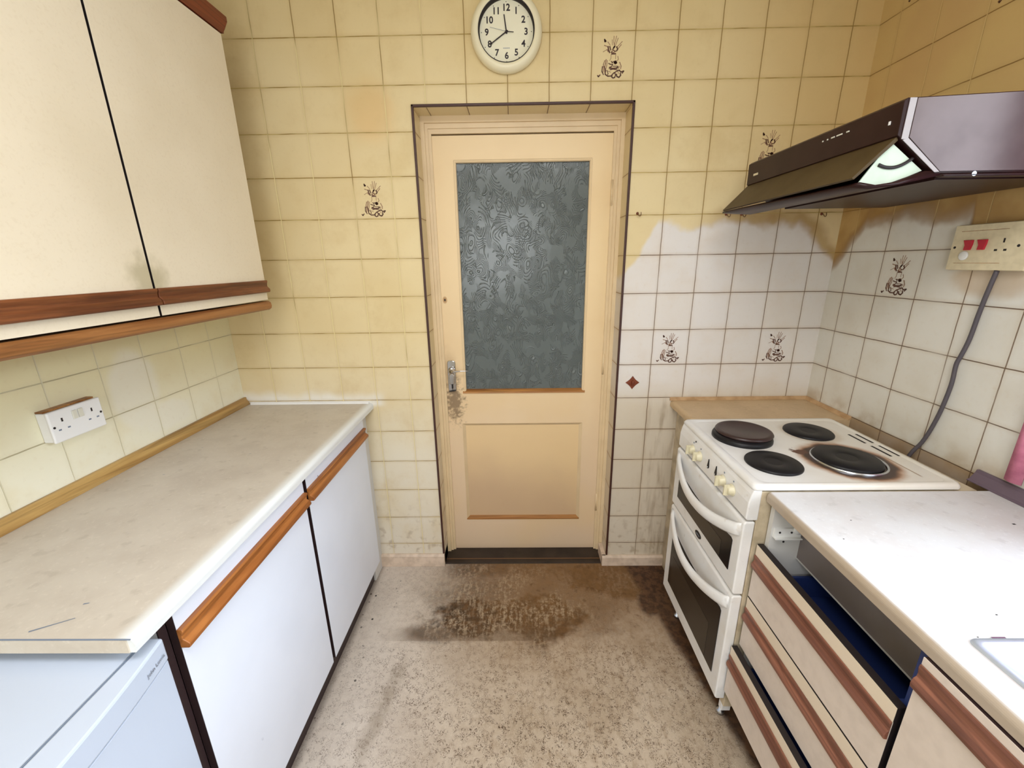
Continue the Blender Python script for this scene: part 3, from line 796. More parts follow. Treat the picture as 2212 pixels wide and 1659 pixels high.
for ca in (-0.063, 0.063):
    mb = MB(); p = FL_(ca, 0.0, 0.0338, o_); mb.lathe([(0.0032, 0.0), (0.0032, 0.0008), (0.0001, 0.0008)], p, M_hole, 'x', 14); mb.build('screw', sk)
# brown strip stands in for the shadow gap where the wall is cut away
tag(MB().box(XL-0.004, XL+0.020, -0.791, -0.657, 1.1355, 1.1395, M_bead).build('shadow_gap_strip'), 'thin brown strip painted as a shadow gap on top of the left white socket', 'strip')

o_ = (-0.592, 1.519)
ck = thing('cooker_switch_panel', (XR, *o_), 'cream cooker control unit with red switches and socket on right wall', 'socket')
mb = MB(); wbox(mb, FR_, o_, -0.100, 0.100, -0.062, 0.062, 0.0, 0.018, M_cplast); mb.build('back_box', ck, 0.003)
mb = MB(); wbox(mb, FR_, o_, -0.098, 0.098, -0.060, 0.060, 0.018, 0.024, M_cplast)
for bb in (-0.042, 0.044): wbox(mb, FR_, o_, -0.080, 0.040, bb-0.0006, bb+0.0006, 0.0236, 0.0243, M_bead)
mb.build('face_plate', ck, 0.004, 3)
for ca, mt in ((-0.050, M_red), (-0.014, M_red)):
    mb = MB(); P0 = []
    for (a, b) in ((-0.014, 0.014), (0.011, 0.014), (0.011, 0.002), (0.008, -0.013), (-0.009, -0.013), (-0.008, 0.000)):
        P0.append((a+ca, b+0.006))
    vs = [FR_(a, b, c, o_) for c in (0.0238, 0.029) for a, b in P0]; n = len(P0)
    mb.add(vs, [tuple(range(n)), tuple(range(n, 2*n))]+[(i, (i+1) % n, n+(i+1) % n, n+i) for i in range(n)], mt)
    sw = mb.build('red_switch', ck, 0.001)
mb = MB(); p = FR_(-0.056, -0.022, 0.0242, o_); mb.lathe([(0.0125, 0.0), (0.0125, -0.003), (0.011, -0.004), (0.0001, -0.004)], p, M_wplast, 'x', 24); o = mb.build('indicator', ck)
o['label'] = 'white round indicator below the left red switch'
mb = MB()
wbox(mb, FR_, o_, 0.034, 0.038, 0.010, 0.021, 0.0238, 0.0246, M_hole)
wbox(mb, FR_, o_, 0.018, 0.025, -0.011, -0.006, 0.0238, 0.0246, M_hole); wbox(mb, FR_, o_, 0.040, 0.047, -0.011, -0.006, 0.0238, 0.0246, M_hole)
mb.build('socket_outlet', ck)
for ca in (-0.088, 0.072):
    mb = MB(); p = FR_(ca, 0.001, 0.0238, o_); mb.lathe([(0.0035, 0.0), (0.0035, -0.0008), (0.0001, -0.0008)], p, M_hole, 'x', 14); mb.build('screw', ck)
cp = [(XR-0.016, -0.625, 1.458), (XR-0.016, -0.618, 1.40), (XR-0.014, -0.611, 1.34), (XR-0.013, -0.606, 1.27), (XR-0.014, -0.598, 1.22), (XR-0.014, -0.592, 1.19), (XR-0.013, -0.594, 1.13), (XR-0.013, -0.587, 1.05), (XR-0.014, -0.575, 0.98), (XR-0.02, -0.565, 0.93), (XR-0.035, -0.548, 0.86), (XR-0.045, -0.545, 0.70)]
def smooth_path(pts, k=5):
    P_ = [Vector(p) for p in pts]; out = []
    for i in range(len(P_)-1):
        a = P_[max(i-1, 0)]; b = P_[i]; c = P_[i+1]; d = P_[min(i+2, len(P_)-1)]
        for j in range(k):
            t = j/k; out.append(0.5*((2*b)+(c-a)*t+(2*a-5*b+4*c-d)*t*t+(3*b-a-3*c+d)*t**3))
    out.append(P_[-1]); return out
tag(MB().tube(smooth_path(cp), 0.0055, M_cable, 12).build('power_cable'), 'grey cable hanging from the cream cooker control unit behind the hob', 'cable')

# ---------------------------------------------------------------- clock
ct = (0.4605, 0.0, 2.283)
ck2 = thing('wall_clock', ct, 'round cream wall clock with black numerals above the door', 'clock')
case = [(0.118, 0.0), (0.1265, 0.004), (0.1275, 0.014), (0.124, 0.026), (0.116, 0.034), (0.108, 0.036), (0.101, 0.0345), (0.0995, 0.033)]
MB().lathe(case, ct, M_clock, 'y', 72, caps=False).build('case', ck2)
MB().lathe([(0.1000, 0.0345), (0.0975, 0.0345), (0.0955, 0.0138)], ct, M_black, 'y', 72, caps=False).build('inner_rim', ck2)
MB().lathe([(0.0985, 0.0135), (0.0001, 0.0135)], ct, M_clockface, 'y', 72, caps=False).build('dial', ck2)
RT = Matrix(((1, 0, 0), (0, 0, -1), (0, 1, 0)))
for h in range(1, 13):
    a = math.radians(90-30*h); R_ = 0.0715
    text('numeral', str(h), 0.0285, M_black_txt, (ct[0]+R_*cos(a)*0.98, -0.0142, ct[2]+R_*sin(a)), RT, ck2, 0.0002, 'CENTER', 0.0007)
    MB().lathe([(0.0014, 0.0136), (0.0014, 0.0143), (0.0001, 0.0143)], (ct[0]+0.089*cos(a), 0, ct[2]+0.089*sin(a)), M_black_txt, 'y', 8).build('minute_mark', ck2)
def hand(name, ang, l, w, back, dep, mt, hook=False):
    a = math.radians(ang); d = Vector((sin(a), 0, cos(a))); n_ = Vector((cos(a), 0, -sin(a)))
    c = Vector((ct[0], -dep, ct[2])); mb = MB()
    q = [c-d*back+n_*w, c-d*back-n_*w, c+d*l-n_*w*0.8, c+d*l+n_*w*0.8]
    vs = [p+Vector((0, k, 0)) for k in (-0.0004, 0.0004) for p in q]
    mb.add(vs, [(0, 1, 2, 3), (4, 5, 6, 7), (0, 1, 5, 4), (1, 2, 6, 5), (2, 3, 7, 6), (3, 0, 4, 7)], mt)
    if hook: mb.lathe([(0.0035, 0.0), (0.0035, 0.0008), (0.0001, 0.0008)], c+d*l, mt, 'y', 12)
    return mb.build(name, ck2)
hand('hour_hand', -8.5, 0.052, 0.0022, 0.006, 0.0165, M_black_txt)
hand('minute_hand', 237.5, 0.064, 0.0020, 0.006, 0.0180, M_black_txt, True)
hand('second_hand', -77, 0.060, 0.0005, 0.0, 0.0195, M_grey_txt)
hand('second_hand_tail', 95, 0.026, 0.0013, 0.0, 0.0193, M_black_txt)
MB().lathe([(0.0042, 0.0136), (0.0042, 0.0205), (0.0001, 0.021)], ct, M_black_txt, 'y', 16).build('hub', ck2)
mb = MB()
for i in range(6): mb.box(ct[0]-0.012+i*0.0040, ct[0]-0.0095+i*0.0040, -0.0142, -0.0136, ct[2]-0.0490, ct[2]-0.0465, M_seam)
mb.build('maker_mark', ck2)

# ---------------------------------------------------------------- hooks
def hook(x, z, label, left=False):
    t = thing('cup_hook', (x, 0, z), label, 'hook', 'cup hooks screwed into the grout line right of the door')
    pts = [(x, 0.0, z), (x, -0.008, z), (x+0.001, -0.013, z-0.006), (x+0.004, -0.016, z-0.011), (x+0.009, -0.015, z-0.009), (x+0.011, -0.013, z-0.001), (x+0.010, -0.012, z+0.004)]
    MB().tube(smooth_path(pts, 4), 0.0015, M_hookm, 8).build('hook_wire', t)
    MB().lathe([(0.0055, 0.0), (0.005, 0.002), (0.002, 0.004)], (x, 0, z), M_rust, 'y', 16).build('collar', t)
hook(1.327, 1.668, 'small dull cup hook just left of the hood visor tip')
hook(1.388, 1.667, 'small dull cup hook right below the hood visor tip')
hook(1.705, 1.664, 'small rusty cup hook with brown drip beneath it, under the hood near the corner')
hook(0.974, 1.676, 'broken hook stub beside the upper right of the door opening')
dk = thing('adhesive_hook', (1.002, 0, 0.972), 'rusty brown diamond-shaped hook on the tile right of the door', 'hook')
mb = MB(); c_ = (1.002, 0.972); r_ = 0.031
pr = []
for i in range(4):
    a = math.radians(90*i); b = math.radians(90*(i+1))
    for j in range(4):
        t = j/4; x_ = (cos(a)*(1-t)+cos(b)*t)*r_; z_ = (sin(a)*(1-t)+sin(b)*t)*r_; k = 1-0.12*sin(pi*t); 
        pr.append((c_[0]+x_*k, c_[1]+z_*k))
mb.prism(pr, 'y', -0.003, 0.0, M_rust); mb.build('back_plate', dk, 0.001)
MB().tube([(1.002, -0.003, 0.982), (1.002, -0.007, 0.972), (1.002, -0.011, 0.962), (1.002, -0.016, 0.964)], [0.004, 0.0045, 0.004, 0.003], M_rust, 8).build('peg', dk)

# ================================================================ RIGHT SIDE
# narrow worktop between the cooker and the back wall
sw_ = post_worktop('worktop', XR-0.002, 1.180, -0.262, -0.001, 0.887, 0.030, M_cts, None, 'short tan worktop squeezed between the cooker and the back wall')
t = thing('end_panel', (1.4, -0.02, 0), 'narrow grimy cream panel holding up the short tan worktop', 'panel')
mb = MB(); mb.box(1.216, 1.234, -0.262, -0.001, 0.0, 0.8565, M_cside); mb.build('upright', t)
mb = MB(); mb.prism([(-0.0005, 0.8875), (-0.010, 0.8875), (-0.008, 0.892), (-0.002, 0.902), (-0.0005, 0.902)], 'x', 1.176, XR-0.002, M_seal)
mb.prism([(XR-0.0005, 0.8875), (XR-0.012, 0.8875), (XR-0.008, 0.893), (XR-0.0005, 0.902)], 'y', -0.262, -0.001, M_seal)
tag(mb.build('sealant_bead'), 'brown-stained sealant round the back of the short tan worktop', 'sealant')

# ---------------------------------------------------------------- cooker
CY0, CY1 = -0.778, -0.280
ckr = thing('cooker', (1.40, -0.53, 0), 'white electric cooker with four black hotplates and two oven doors', 'cooker')
mb = MB()
mb.box(1.152, 1.735, CY0+0.003, CY1-0.003, 0.088, 0.885, M_cside); mb.build('body', ckr, 0.002)
HT = 0.905
# hob: pressed top, raised rounded rim, sunk field
mb = MB()
def ring(x0, x1, y0, y1, z, r, n=5):
    out = []
    for (cx, cy, a0) in ((x1-r, y1-r, 0), (x0+r, y1-r, 90), (x0+r, y0+r, 180), (x1-r, y0+r, 270)):
        for i in range(n+1):
            a = math.radians(a0+90*i/n); out.append((cx+r*cos(a), cy+r*sin(a), z))
    return out
rings = [ring(1.130, 1.690, CY0, CY1, HT-0.015, 0.012), ring(1.128, 1.691, CY0-0.001, CY1+0.001, HT-0.008, 0.014), ring(1.133, 1.688, CY0+0.003, CY1-0.003, HT, 0.016),
         ring(1.144, 1.684, CY0+0.012, CY1-0.012, HT+0.001, 0.02), ring(1.160, 1.676, CY0+0.022, CY1-0.022, HT-0.0035, 0.03)]
n = len(rings[0]); vs = [p for rg in rings for p in rg]; fs = []
for j in range(len(rings)-1):
    for i in range(n): fs.append((j*n+i, j*n+(i+1) % n, (j+1)*n+(i+1) % n, (j+1)*n+i))
mb.add(vs, fs, M_hob, True); mb.add(rings[-1], [tuple(range(n))], M_hob); mb.add(rings[0], [tuple(range(n))], M_hob)
hob = mb.build('hob', ckr)
HZ = HT-0.0035
def plate(cx, cy, R_, h, mt, label=None):
    mb = MB()
    mb.lathe([(R_, 0.0), (R_, h*0.45), (R_*0.985, h*0.7), (R_*0.95, h), (R_*0.35, h), (R_*0.32, h-0.0012), (R_*0.30, h-0.0012), (0.0001, h-0.0012)], (cx, cy, HZ), mt, 'z', 72)
    o = mb.build('hotplate', ckr)
    if label: o['label'] = label
    return o
p1 = plate(1.2635, -0.452, 0.0945, 0.016, M_hotplate)
mb = MB(); mb.lathe([(0.088, 0.0), (0.091, 0.005), (0.088, 0.010), (0.080, 0.0125), (0.076, 0.0105), (0.0001, 0.0100)], (1.272, -0.444, HZ+0.016), M_hotplate2, 'z', 72); o = mb.build('plate_cover', p1); o['label'] = 'dark rusty brown cover sitting on the left front hotplate'
plate(1.520, -0.410, 0.0770, 0.008, M_hotplate); plate(1.259, -0.644, 0.0780, 0.008, M_hotplate)
plate(1.492, -0.625, 0.0900, 0.011, M_hotplate)
mb = MB(); mb.lathe([(0.0975, 0.0), (0.0975, 0.003), (0.0955, 0.0055), (0.0925, 0.0055), (0.0905, 0.002)], (1.494, -0.628, HZ), M_steel, 'z', 72, caps=False); o = mb.build('spill_ring', ckr); o['label'] = 'bright metal ring round the back right hotplate'
mb = MB()
for (ax, ay0, ay1) in ((1.646, -0.505, -0.432), (1.673, -0.503, -0.430), (1.648, -0.602, -0.527), (1.675, -0.600, -0.525)):
    mb.box(ax-0.0035, ax+0.0035, ay0, ay1, HZ, HZ+0.0008, M_hole)
mb.build('vent_slots', ckr)
# control fascia, slightly raked
mb = MB(); mb.prism([(1.155, 0.889), (1.132, 0.889), (1.127, 0.875), (1.122, 0.850), (1.121, 0.800), (1.127, 0.7945), (1.155, 0.7945)], 'y', CY0+0.001, CY1-0.001, M_enamel)
fas = mb.build('control_panel', ckr, 0.003, 2)
for ky, kz in ((-0.407, 0.836), (-0.466, 0.838), (-0.634, 0.839), (-0.690, 0.840)):
    mb = MB()
    prof = [(0.0185, 0.0), (0.0185, -0.003), (0.016, -0.006), (0.0145, -0.014), (0.012, -0.017), (0.0001, -0.018)]
    mb.lathe(prof, (1.122, ky, kz), M_knob, 'x', 20)
    mb.prism([(1.112, -0.004), (1.096, -0.003), (1.096, 0.003), (1.112, 0.004)], 'z', -0.017, 0.017, M_knob)
    vs = mb.v[-8:]; mb.v[-8:] = [(v[0], v[1]+ky, v[2]+kz) for v in vs]
    mb.build('control_knob', fas, 0.0012)
    MB().lathe([(0.0028, 0.0), (0.0028, -0.001), (0.0001, -0.001)], (1.1225, ky, kz+0.028), M_seam, 'x', 10).build('dial_mark', fas)
for ky, kz in ((-0.532, 0.841), (-0.585, 0.843)):
    mb = MB(); pr = [(ky, kz+0.020)]+[(ky+0.0058*cos(a), kz-0.006+0.0075*sin(a)) for a in [math.radians(20-i*22) for i in range(11)]]
    mb.prism(pr, 'x', 1.1195, 1.1225, M_hole)
    mb.build('spindle_hole', fas)
    MB().lathe([(0.0026, 0.0), (0.0022, -0.003), (0.0001, -0.003)], (1.1195, ky, kz-0.008), M_steel, 'x', 12).build('spindle', fas)
MB().lathe([(0.003, 0.0), (0.003, -0.002), (0.0001, -0.0025)], (1.125, -0.418, 0.872), M_hole, 'x', 12).build('indicator_lamp', fas)
def oven_door(z0, z1, gz0, gz1, hz, name, glass_top_cut):
    mb = MB()
    y0, y1 = CY0+0.001, CY1-0.001
    mb.prism([(1.150, z0), (1.124, z0), (1.1185, z0+0.006), (1.1185, z1-0.006), (1.124, z1), (1.150, z1)], 'y', y0, y1, M_enamel)
    d = mb.build(name, ckr, 0.004, 3)
    # dark pane with clipped corners under the handle
    gy0, gy1 = -0.737, -0.331
    c = glass_top_cut
    pr = [(gy0, gz0), (gy1, gz0), (gy1, gz1-c*0.9), (gy1-0.01, gz1-c*0.5)]
    for i in range(1, 12):
        t_ = i/12; pr.append((gy1-0.012+(gy0-gy1+0.024)*t_, gz1-c*0.35-c*0.9*sin(pi*t_)))
    pr += [(gy0+0.01, gz1-c*0.35), (gy0, gz1-c*0.6)]
    mb = MB(); mb.prism(pr, 'x', 1.1165, 1.1195, M_ovenglass); g = mb.build('oven_window', d)
    mb = MB(); mb.prism([(gy0+0.055, gz0+0.004), (gy1-0.028, gz0+0.004), (gy1-0.028, gz0+(gz1-gz0)*0.55), (gy0+0.055, gz0+(gz1-gz0)*0.55)], 'x', 1.1160, 1.1170, M_ovenglass2)
    mb.build('inner_window', g)
    # bowed handle: wide strap sweeping out and down between two ends
    N_ = 28; vs = []; fs = []
    hy0, hy1 = -0.766, -0.300
    for i in range(N_+1):
        t_ = i/N_; yy = hy1+(hy0-hy1)*t_; s_ = sin(pi*t_)**0.8
        out_ = 0.006+0.038*s_; dz = -0.052*s_
        top = hz+0.018+dz-0.002*s_; bot = hz-0.020+dz-0.006*(1-s_)
        xo = 1.1185-out_
        sec = [(xo+0.012, top), (xo+0.003, top-0.001), (xo, top-0.008), (xo-0.002, (top+bot)/2), (xo+0.001, bot+0.006), (xo+0.006, bot), (xo+0.013, bot+0.002), (xo+0.014, top-0.006)]
        vs += [(a, yy, b) for a, b in sec]
    k = 8
    for i in range(N_):
        for j in range(k): fs.append((i*k+j, i*k+(j+1) % k, (i+1)*k+(j+1) % k, (i+1)*k+j))
    fs += [tuple(range(k)), tuple(N_*k+j for j in range(k))]
    MB().add(vs, fs, M_enamel, True).build('door_handle', d)
    return d
ud = oven_door(0.541, 0.789, 0.597, 0.712, 0.762, 'upper_oven_door', 0.018)
oven_door(0.126, 0.534, 0.192, 0.455, 0.505, 'lower_oven_door', 0.022)
mb = MB(); pr = [(-0.532+0.022*cos(a), 0.569+0.011*sin(a)) for a in [2*pi*i/28 for i in range(28)]]
mb.prism(pr, 'x', 1.1165, 1.119, M_hole); bd = mb.build('badge', ud)
mb = MB()
for i in range(5): mb.box(1.1160, 1.1166, -0.544+i*0.0052, -0.5408+i*0.0052, 0.567, 0.571, M_grey_txt)
mb.build('badge_mark', bd)
box('base_bracket', 1.152, 1.182, CY0+0.010, CY0+0.030, 0.060, 0.088, M_enamel, ckr, 0.002)
for fx in (1.175, 1.70):
    for fy in (CY0+0.05, CY1-0.05):
        MB().lathe([(0.014, 0.0), (0.014, 0.012), (0.007, 0.016), (0.007, 0.088)], (fx, fy, 0.0), M_steel if fx < 1.5 else M_black, 'z', 16).build('foot', ckr)
box('under_cooker_shade', 1.24, 1.25, CY0+0.01, CY1-0.01, 0.02, 0.088, M_black, ckr)  # black sheet stands in for the dark beneath the cooker

# ---------------------------------------------------------------- drawer unit with missing top drawer front
RX = 1.162
DY0, DY1 = -1.236, -0.782
dc = thing('drawer_cabinet', (1.45, -1.01, 0), 'cream drawer unit with wooden pulls and its top drawer missing, beside cooker', 'cabinet')
mb = MB()
mb.box(RX+0.021, 1.74, DY1-0.016, DY1, 0.10, 0.856, M_unit_lin); mb.box(RX+0.021, 1.74, DY0-0.002, DY0+0.014, 0.10, 0.856, M_unit_lin)
mb.box(RX+0.021, 1.74, DY0+0.014, DY1-0.016, 0.10, 0.116, M_unit_lin); mb.box(1.735, 1.74, DY0+0.014, DY1-0.016, 0.116, 0.856, M_unit_lin)
mb.box(RX+0.019, RX+0.021, DY0-0.004, DY0+0.014, 0.10, 0.856, M_navy)
mb.build('carcass', dc)
def front(x, zt, zb, ht, hb, seam=None, top=True):
    mb = MB(); mb.box(x+0.0008, x+0.017, DY0+0.0035, DY1-0.001, zb, zt, M_black); mb.box(x, x+0.0008, DY0+0.004, DY1-0.001, zb, zt, M_drawer)
    f_ = mb.build('drawer_front', dc)
    # lighter strip above the pull, black top edge
    MB().box(x-0.0006, x+0.001, DY0+0.004, DY1-0.001, ht, zt, M_strip_r).build('top_strip', f_)
    MB().box(x+0.001, x+0.017, DY0+0.004, DY1-0.001, zt, zt+0.0015, M_black).build('top_edge', f_)
    h_ = ht-hb
    pr = [(x-0.0005, ht), (x-0.003, ht), (x-0.004, ht-h_*0.12), (x-0.002, ht-h_*0.40), (x-0.0025, ht-h_*0.50), (x-0.006, ht-h_*0.58), (x-0.0085, ht-h_*0.75), (x-0.0075, ht-h_*0.95), (x-0.0005, hb)]
    MB().prism(pr, 'y', DY0+0.004, DY1-0.001, M_wood_r).build('handle', f_, 0.0008)
    return f_
front(RX, 0.722, 0.545, 0.688, 0.644); front(RX, 0.540, 0.362, 0.503, 0.459)
f4 = front(RX-0.022, 0.353, 0.172, 0.321, 0.276)
# drawer boxes behind the fronts
mb = MB()
mb.box(RX+0.03, 1.68, DY0+0.030, DY0+0.038, 0.575, 0.700, M_navy); mb.box(RX+0.03, 1.68, DY1-0.040, DY1-0.032, 0.575, 0.640, M_navy)
mb.box(RX+0.03, 1.68, DY0+0.030, DY1-0.032, 0.568, 0.575, M_navy); mb.box(1.672, 1.68, DY0+0.038, DY1-0.040, 0.575, 0.640, M_navy)
mb.build('drawer_box', dc)
mb = MB(); mb.box(RX-0.005, 1.66, DY0+0.030, DY0+0.038, 0.19, 0.30, M_navy); mb.box(RX-0.005, 1.66, DY1-0.040, DY1-0.032, 0.19, 0.30, M_navy)
mb.box(RX-0.005, 1.66, DY0+0.038, DY1-0.040, 0.19, 0.196, M_navy); mb.build('drawer_box', dc)
MB().box(1.268, 1.276, DY0+0.014, DY1-0.016, 0.688, 0.8555, M_grey_in).build('inner_panel', dc)
MB().box(1.2665, 1.268, DY0+0.014, DY1-0.016, 0.686, 0.6895, M_unit_lin).build('inner_panel_edge', dc)
mb = MB(); mb.box(RX+0.026, 1.26, DY1-0.024, DY1-0.0165, 0.760, 0.788, M_wplast); mb.box(RX+0.026, 1.26, DY1-0.034, DY1-0.024, 0.760, 0.763, M_wplast)
mb.lathe([(0.012, 0.0), (0.012, 0.006), (0.004, 0.007), (0.0001, 0.007)], (1.248, DY1-0.024, 0.786), M_wplast, 'y', 16)
for sx in (RX+0.040, RX+0.072): mb.lathe([(0.003, 0.0), (0.003, 0.001), (0.0001, 0.001)], (sx, DY1-0.024, 0.777), M_hole, 'y', 10)
mb.lathe([(0.003, 0.0), (0.003, 0.001), (0.0001, 0.001)], (RX+0.060, DY1-0.0165, 0.742), M_hole, 'y', 10)
mb.build('drawer_runner', dc)
MB().lathe([(0.006, 0.0), (0.005, 0.008), (0.0001, 0.009)], (RX+0.030, DY0+0.014, 0.700), M_wplast, 'y', 12).build('runner_wheel', dc)
box('plinth', 1.24, 1.256, DY0, DY1, 0.0, 0.10, M_plinth, dc)

# ---------------------------------------------------------------- sink unit
SY0, SY1 = -2.24, -1.243
sc_ = thing('sink_cabinet', (1.45, -1.74, 0), 'cream sink base cabinet with a wooden pull under the metal sink', 'cabinet')
mb = MB()
mb.box(RX+0.021, 1.74, SY1-0.016, SY1, 0.10, 0.70, M_unit_lin); mb.box(RX+0.021, 1.74, SY0, SY0+0.016, 0.10, 0.70, M_unit_lin)
mb.box(RX+0.021, 1.74, SY0+0.016, SY1-0.016, 0.10, 0.116, M_unit_lin)
mb.build('carcass', sc_)
for ya, yb in ((-1.740, SY1-0.001), (SY0, -1.746)):
    d = edged_door(RX+0.017, RX, ya, yb, 0.10, 0.8565, M_drawer, sc_, M_plinth)
    ht, hb, x = 0.841, 0.790, RX
    pr = [(x-0.0005, ht), (x-0.003, ht), (x-0.004, ht-0.006), (x-0.002, ht-0.020), (x-0.0025, ht-0.026), (x-0.007, ht-0.030), (x-0.0095, ht-0.040), (x-0.0085, ht-0.048), (x-0.0005, hb)]
    MB().prism(pr, 'y', ya+0.001, yb, M_wood_r).build('handle', d, 0.0008)
    MB().box(x-0.0005, x+0.001, ya, yb, ht, 0.8563, M_drawer).build('top_strip', d)
box('plinth', 1.24, 1.256, SY0, SY1, 0.0, 0.10, M_plinth, sc_)

# ---------------------------------------------------------------- right worktop with sink cut-out
KX0, KX1, KY0, KY1 = 1.236, 1.70, -2.14, -1.248      # sink outline
def slab():
    mb = MB(); zt, th, xf, xw, y0, y1 = 0.887, 0.030, 1.166, XR-0.002, -2.35, -0.7815
    R = 0.012; pr = [(KX0, zt-th), (KX0, zt)]
    for i in range(7):
        a = pi/2*i/6; pr.append((xf+R-R*sin(a), zt-R+R*cos(a)))
    pr += [(xf, zt-th+0.003), (xf+0.003, zt-th)]
    mb.prism(pr, 'y', y0, y1, M_ctr)
    mb.box(KX0, xw, KY1, y1, zt-th, zt, M_ctr); mb.box(KX0, xw, y0, KY0, zt-th, zt, M_ctr); mb.box(KX1, xw, KY0, KY1, zt-th, zt, M_ctr)
    return mb.build('worktop')
rw = tag(slab(), 'pale laminate worktop on the right, brightly lit by the window', 'worktop')
for (sx, sy, w_) in ((1.655, -0.93, 0.004), (1.33, -1.19, 0.002), (1.25, -1.235, 0.0015), (1.29, -0.91, 0.0018), (1.22, -0.98, 0.0018)):
    box('speck', sx, sx+w_*1.6, sy, sy+w_, 0.8868, 0.8874, M_hole, rw)
sk_ = thing('sink', (1.47, -1.69, 0.89), 'stainless steel inset sink in the right worktop, near corner of the picture', 'sink')
mb = MB()
RG = [ring(KX0-0.010, KX1+0.010, KY0-0.010, KY1+0.010, 0.8872, 0.014), ring(KX0-0.009, KX1+0.009, KY0-0.009, KY1+0.009, 0.8900, 0.014), ring(KX0, KX1, KY0, KY1, 0.8905, 0.012),
      ring(KX0+0.010, KX1-0.010, KY0+0.010, KY1-0.010, 0.8835, 0.02), ring(KX0+0.040, KX1-0.045, KY0+0.04, KY1-0.05, 0.8820, 0.05), ring(KX0+0.052, KX1-0.055, KY0+0.05, KY1-0.060, 0.872, 0.06),
      ring(KX0+0.060, KX1-0.062, KY0+0.06, KY1-0.068, 0.74, 0.06), ring(KX0+0.085, KX1-0.085, KY0+0.08, KY1-0.09, 0.722, 0.05)]
n = len(RG[0]); vs = [p for rg in RG for p in rg]; fs = []
for j in range(len(RG)-1):
    for i in range(n): fs.append((j*n+i, j*n+(i+1) % n, (j+1)*n+(i+1) % n, (j+1)*n+i))
fs.append(tuple((len(RG)-1)*n+i for i in range(n)))
mb.add(vs, fs, M_sink, True); mb.build('bowl', sk_)
MB().lathe([(0.035, 0.0), (0.033, 0.002), (0.012, 0.001), (0.0001, 0.0)], (1.47, -1.7, 0.722), M_chrome, 'z', 24).build('waste', sk_)
box('clip', KX0+0.035, KX0+0.058, KY1+0.006, KY1+0.013, 0.8872, 0.8885, M_steel, sk_)
mb = MB(); mb.prism([(XR-0.001, 0.8872), (XR-0.030, 0.8872), (XR-0.030, 0.890), (XR-0.024, 0.893), (XR-0.012, 0.912), (XR-0.010, 0.920), (XR-0.001, 0.920)], 'y', -2.3, -0.722, M_ledge)
tag(mb.build('upstand', bevel=0.001), 'moulded upstand behind the right worktop, mauve-grey with painted curtain shade', 'trim strip')

# ---------------------------------------------------------------- window and curtain
mb = MB()
fr_x0, fr_x1 = XR+0.10, XR+0.15
mb.box(fr_x0, fr_x1, WY0, WY1, WZ0, WZ0+0.05, M_wplast); mb.box(fr_x0, fr_x1, WY0, WY1, WZ1-0.05, WZ1, M_wplast)
for yy in (WY0, (WY0+WY1)/2-0.025, WY1-0.05): mb.box(fr_x0, fr_x1, yy, yy+0.05, WZ0+0.05, WZ1-0.05, M_wplast)
win = struct(mb.build('window_1', bevel=0.003))
Mg = Mat('window_glass', 0.02)
_tr = Mg.t.nodes.new('ShaderNodeBsdfTransparent'); _gl = Mg.t.nodes.new('ShaderNodeBsdfGlossy'); _mx = Mg.t.nodes.new('ShaderNodeMixShader')
_gl.inputs['Roughness'].default_value = 0.02; _mx.inputs[0].default_value = 0.07
Mg.t.links.new(_tr.outputs[0], _mx.inputs[1]); Mg.t.links.new(_gl.outputs[0], _mx.inputs[2])
Mg.t.links.new(_mx.outputs[0], Mg.t.nodes['Material Output'].inputs['Surface'])
box('window_pane', XR+0.12, XR+0.124, WY0+0.05, WY1-0.05, WZ0+0.05, WZ1-0.05, Mg.m, win)
struct(box('trim_4', XR-0.004, XR+0.10, WY0, WY1, WZ0-0.020, WZ0, M_wplast, None, 0.003))
cu = thing('curtain', (XR-0.03, -0.9, 2.15), 'pink curtain hanging beside the window at the right picture edge', 'curtain')
def cloth(y0, y1, x0, amp, waves, z0, z1, mt, name, ph=0.0):
    n_ = 60; vs = []; fs = []
    for zz in range(9):
        z_ = z0+(z1-z0)*zz/8
        for i in range(n_+1):
            t_ = i/n_; yy = y0+(y1-y0)*t_
            xx = x0+amp*sin(ph+t_*waves*2*pi)*(0.8+0.2*sin(zz*1.3)); vs.append((xx, yy, z_))
    off = len(vs); vs += [(a-0.0016, b, c) for a, b, c in vs]
    w = n_+1
    for zz in range(8):
        for i in range(n_):
            a = zz*w+i; fs.append((a, a+1, a+w+1, a+w)); fs.append((off+a, off+a+w, off+a+w+1, off+a+1))
    for i in range(n_): fs.append((i, off+i, off+i+1, i+1)); b = 8*w+i; fs.append((b, b+1, off+b+1, off+b))
    for zz in range(8):
        a = zz*w; fs.append((a, a+w, off+a+w, off+a)); a = zz*w+n_; fs.append((a, off+a, off+a+w, a+w))
    return MB().add(vs, fs, mt, True).build(name, cu)
cloth(-0.797, -0.836, XR-0.022, 0.010, 0.5, 0.934, 2.20, M_pink, 'front_fold', 3.14)
cloth(-0.836, -1.045, XR-0.018, 0.010, 3.0, 0.950, 2.20, M_mauve, 'gathered_cloth', 0.3)
MB().tube([(XR-0.03, -0.80, 2.215), (XR-0.03, -2.32, 2.215)], 0.011, M_wplast, 12).build('curtain_rail', cu)

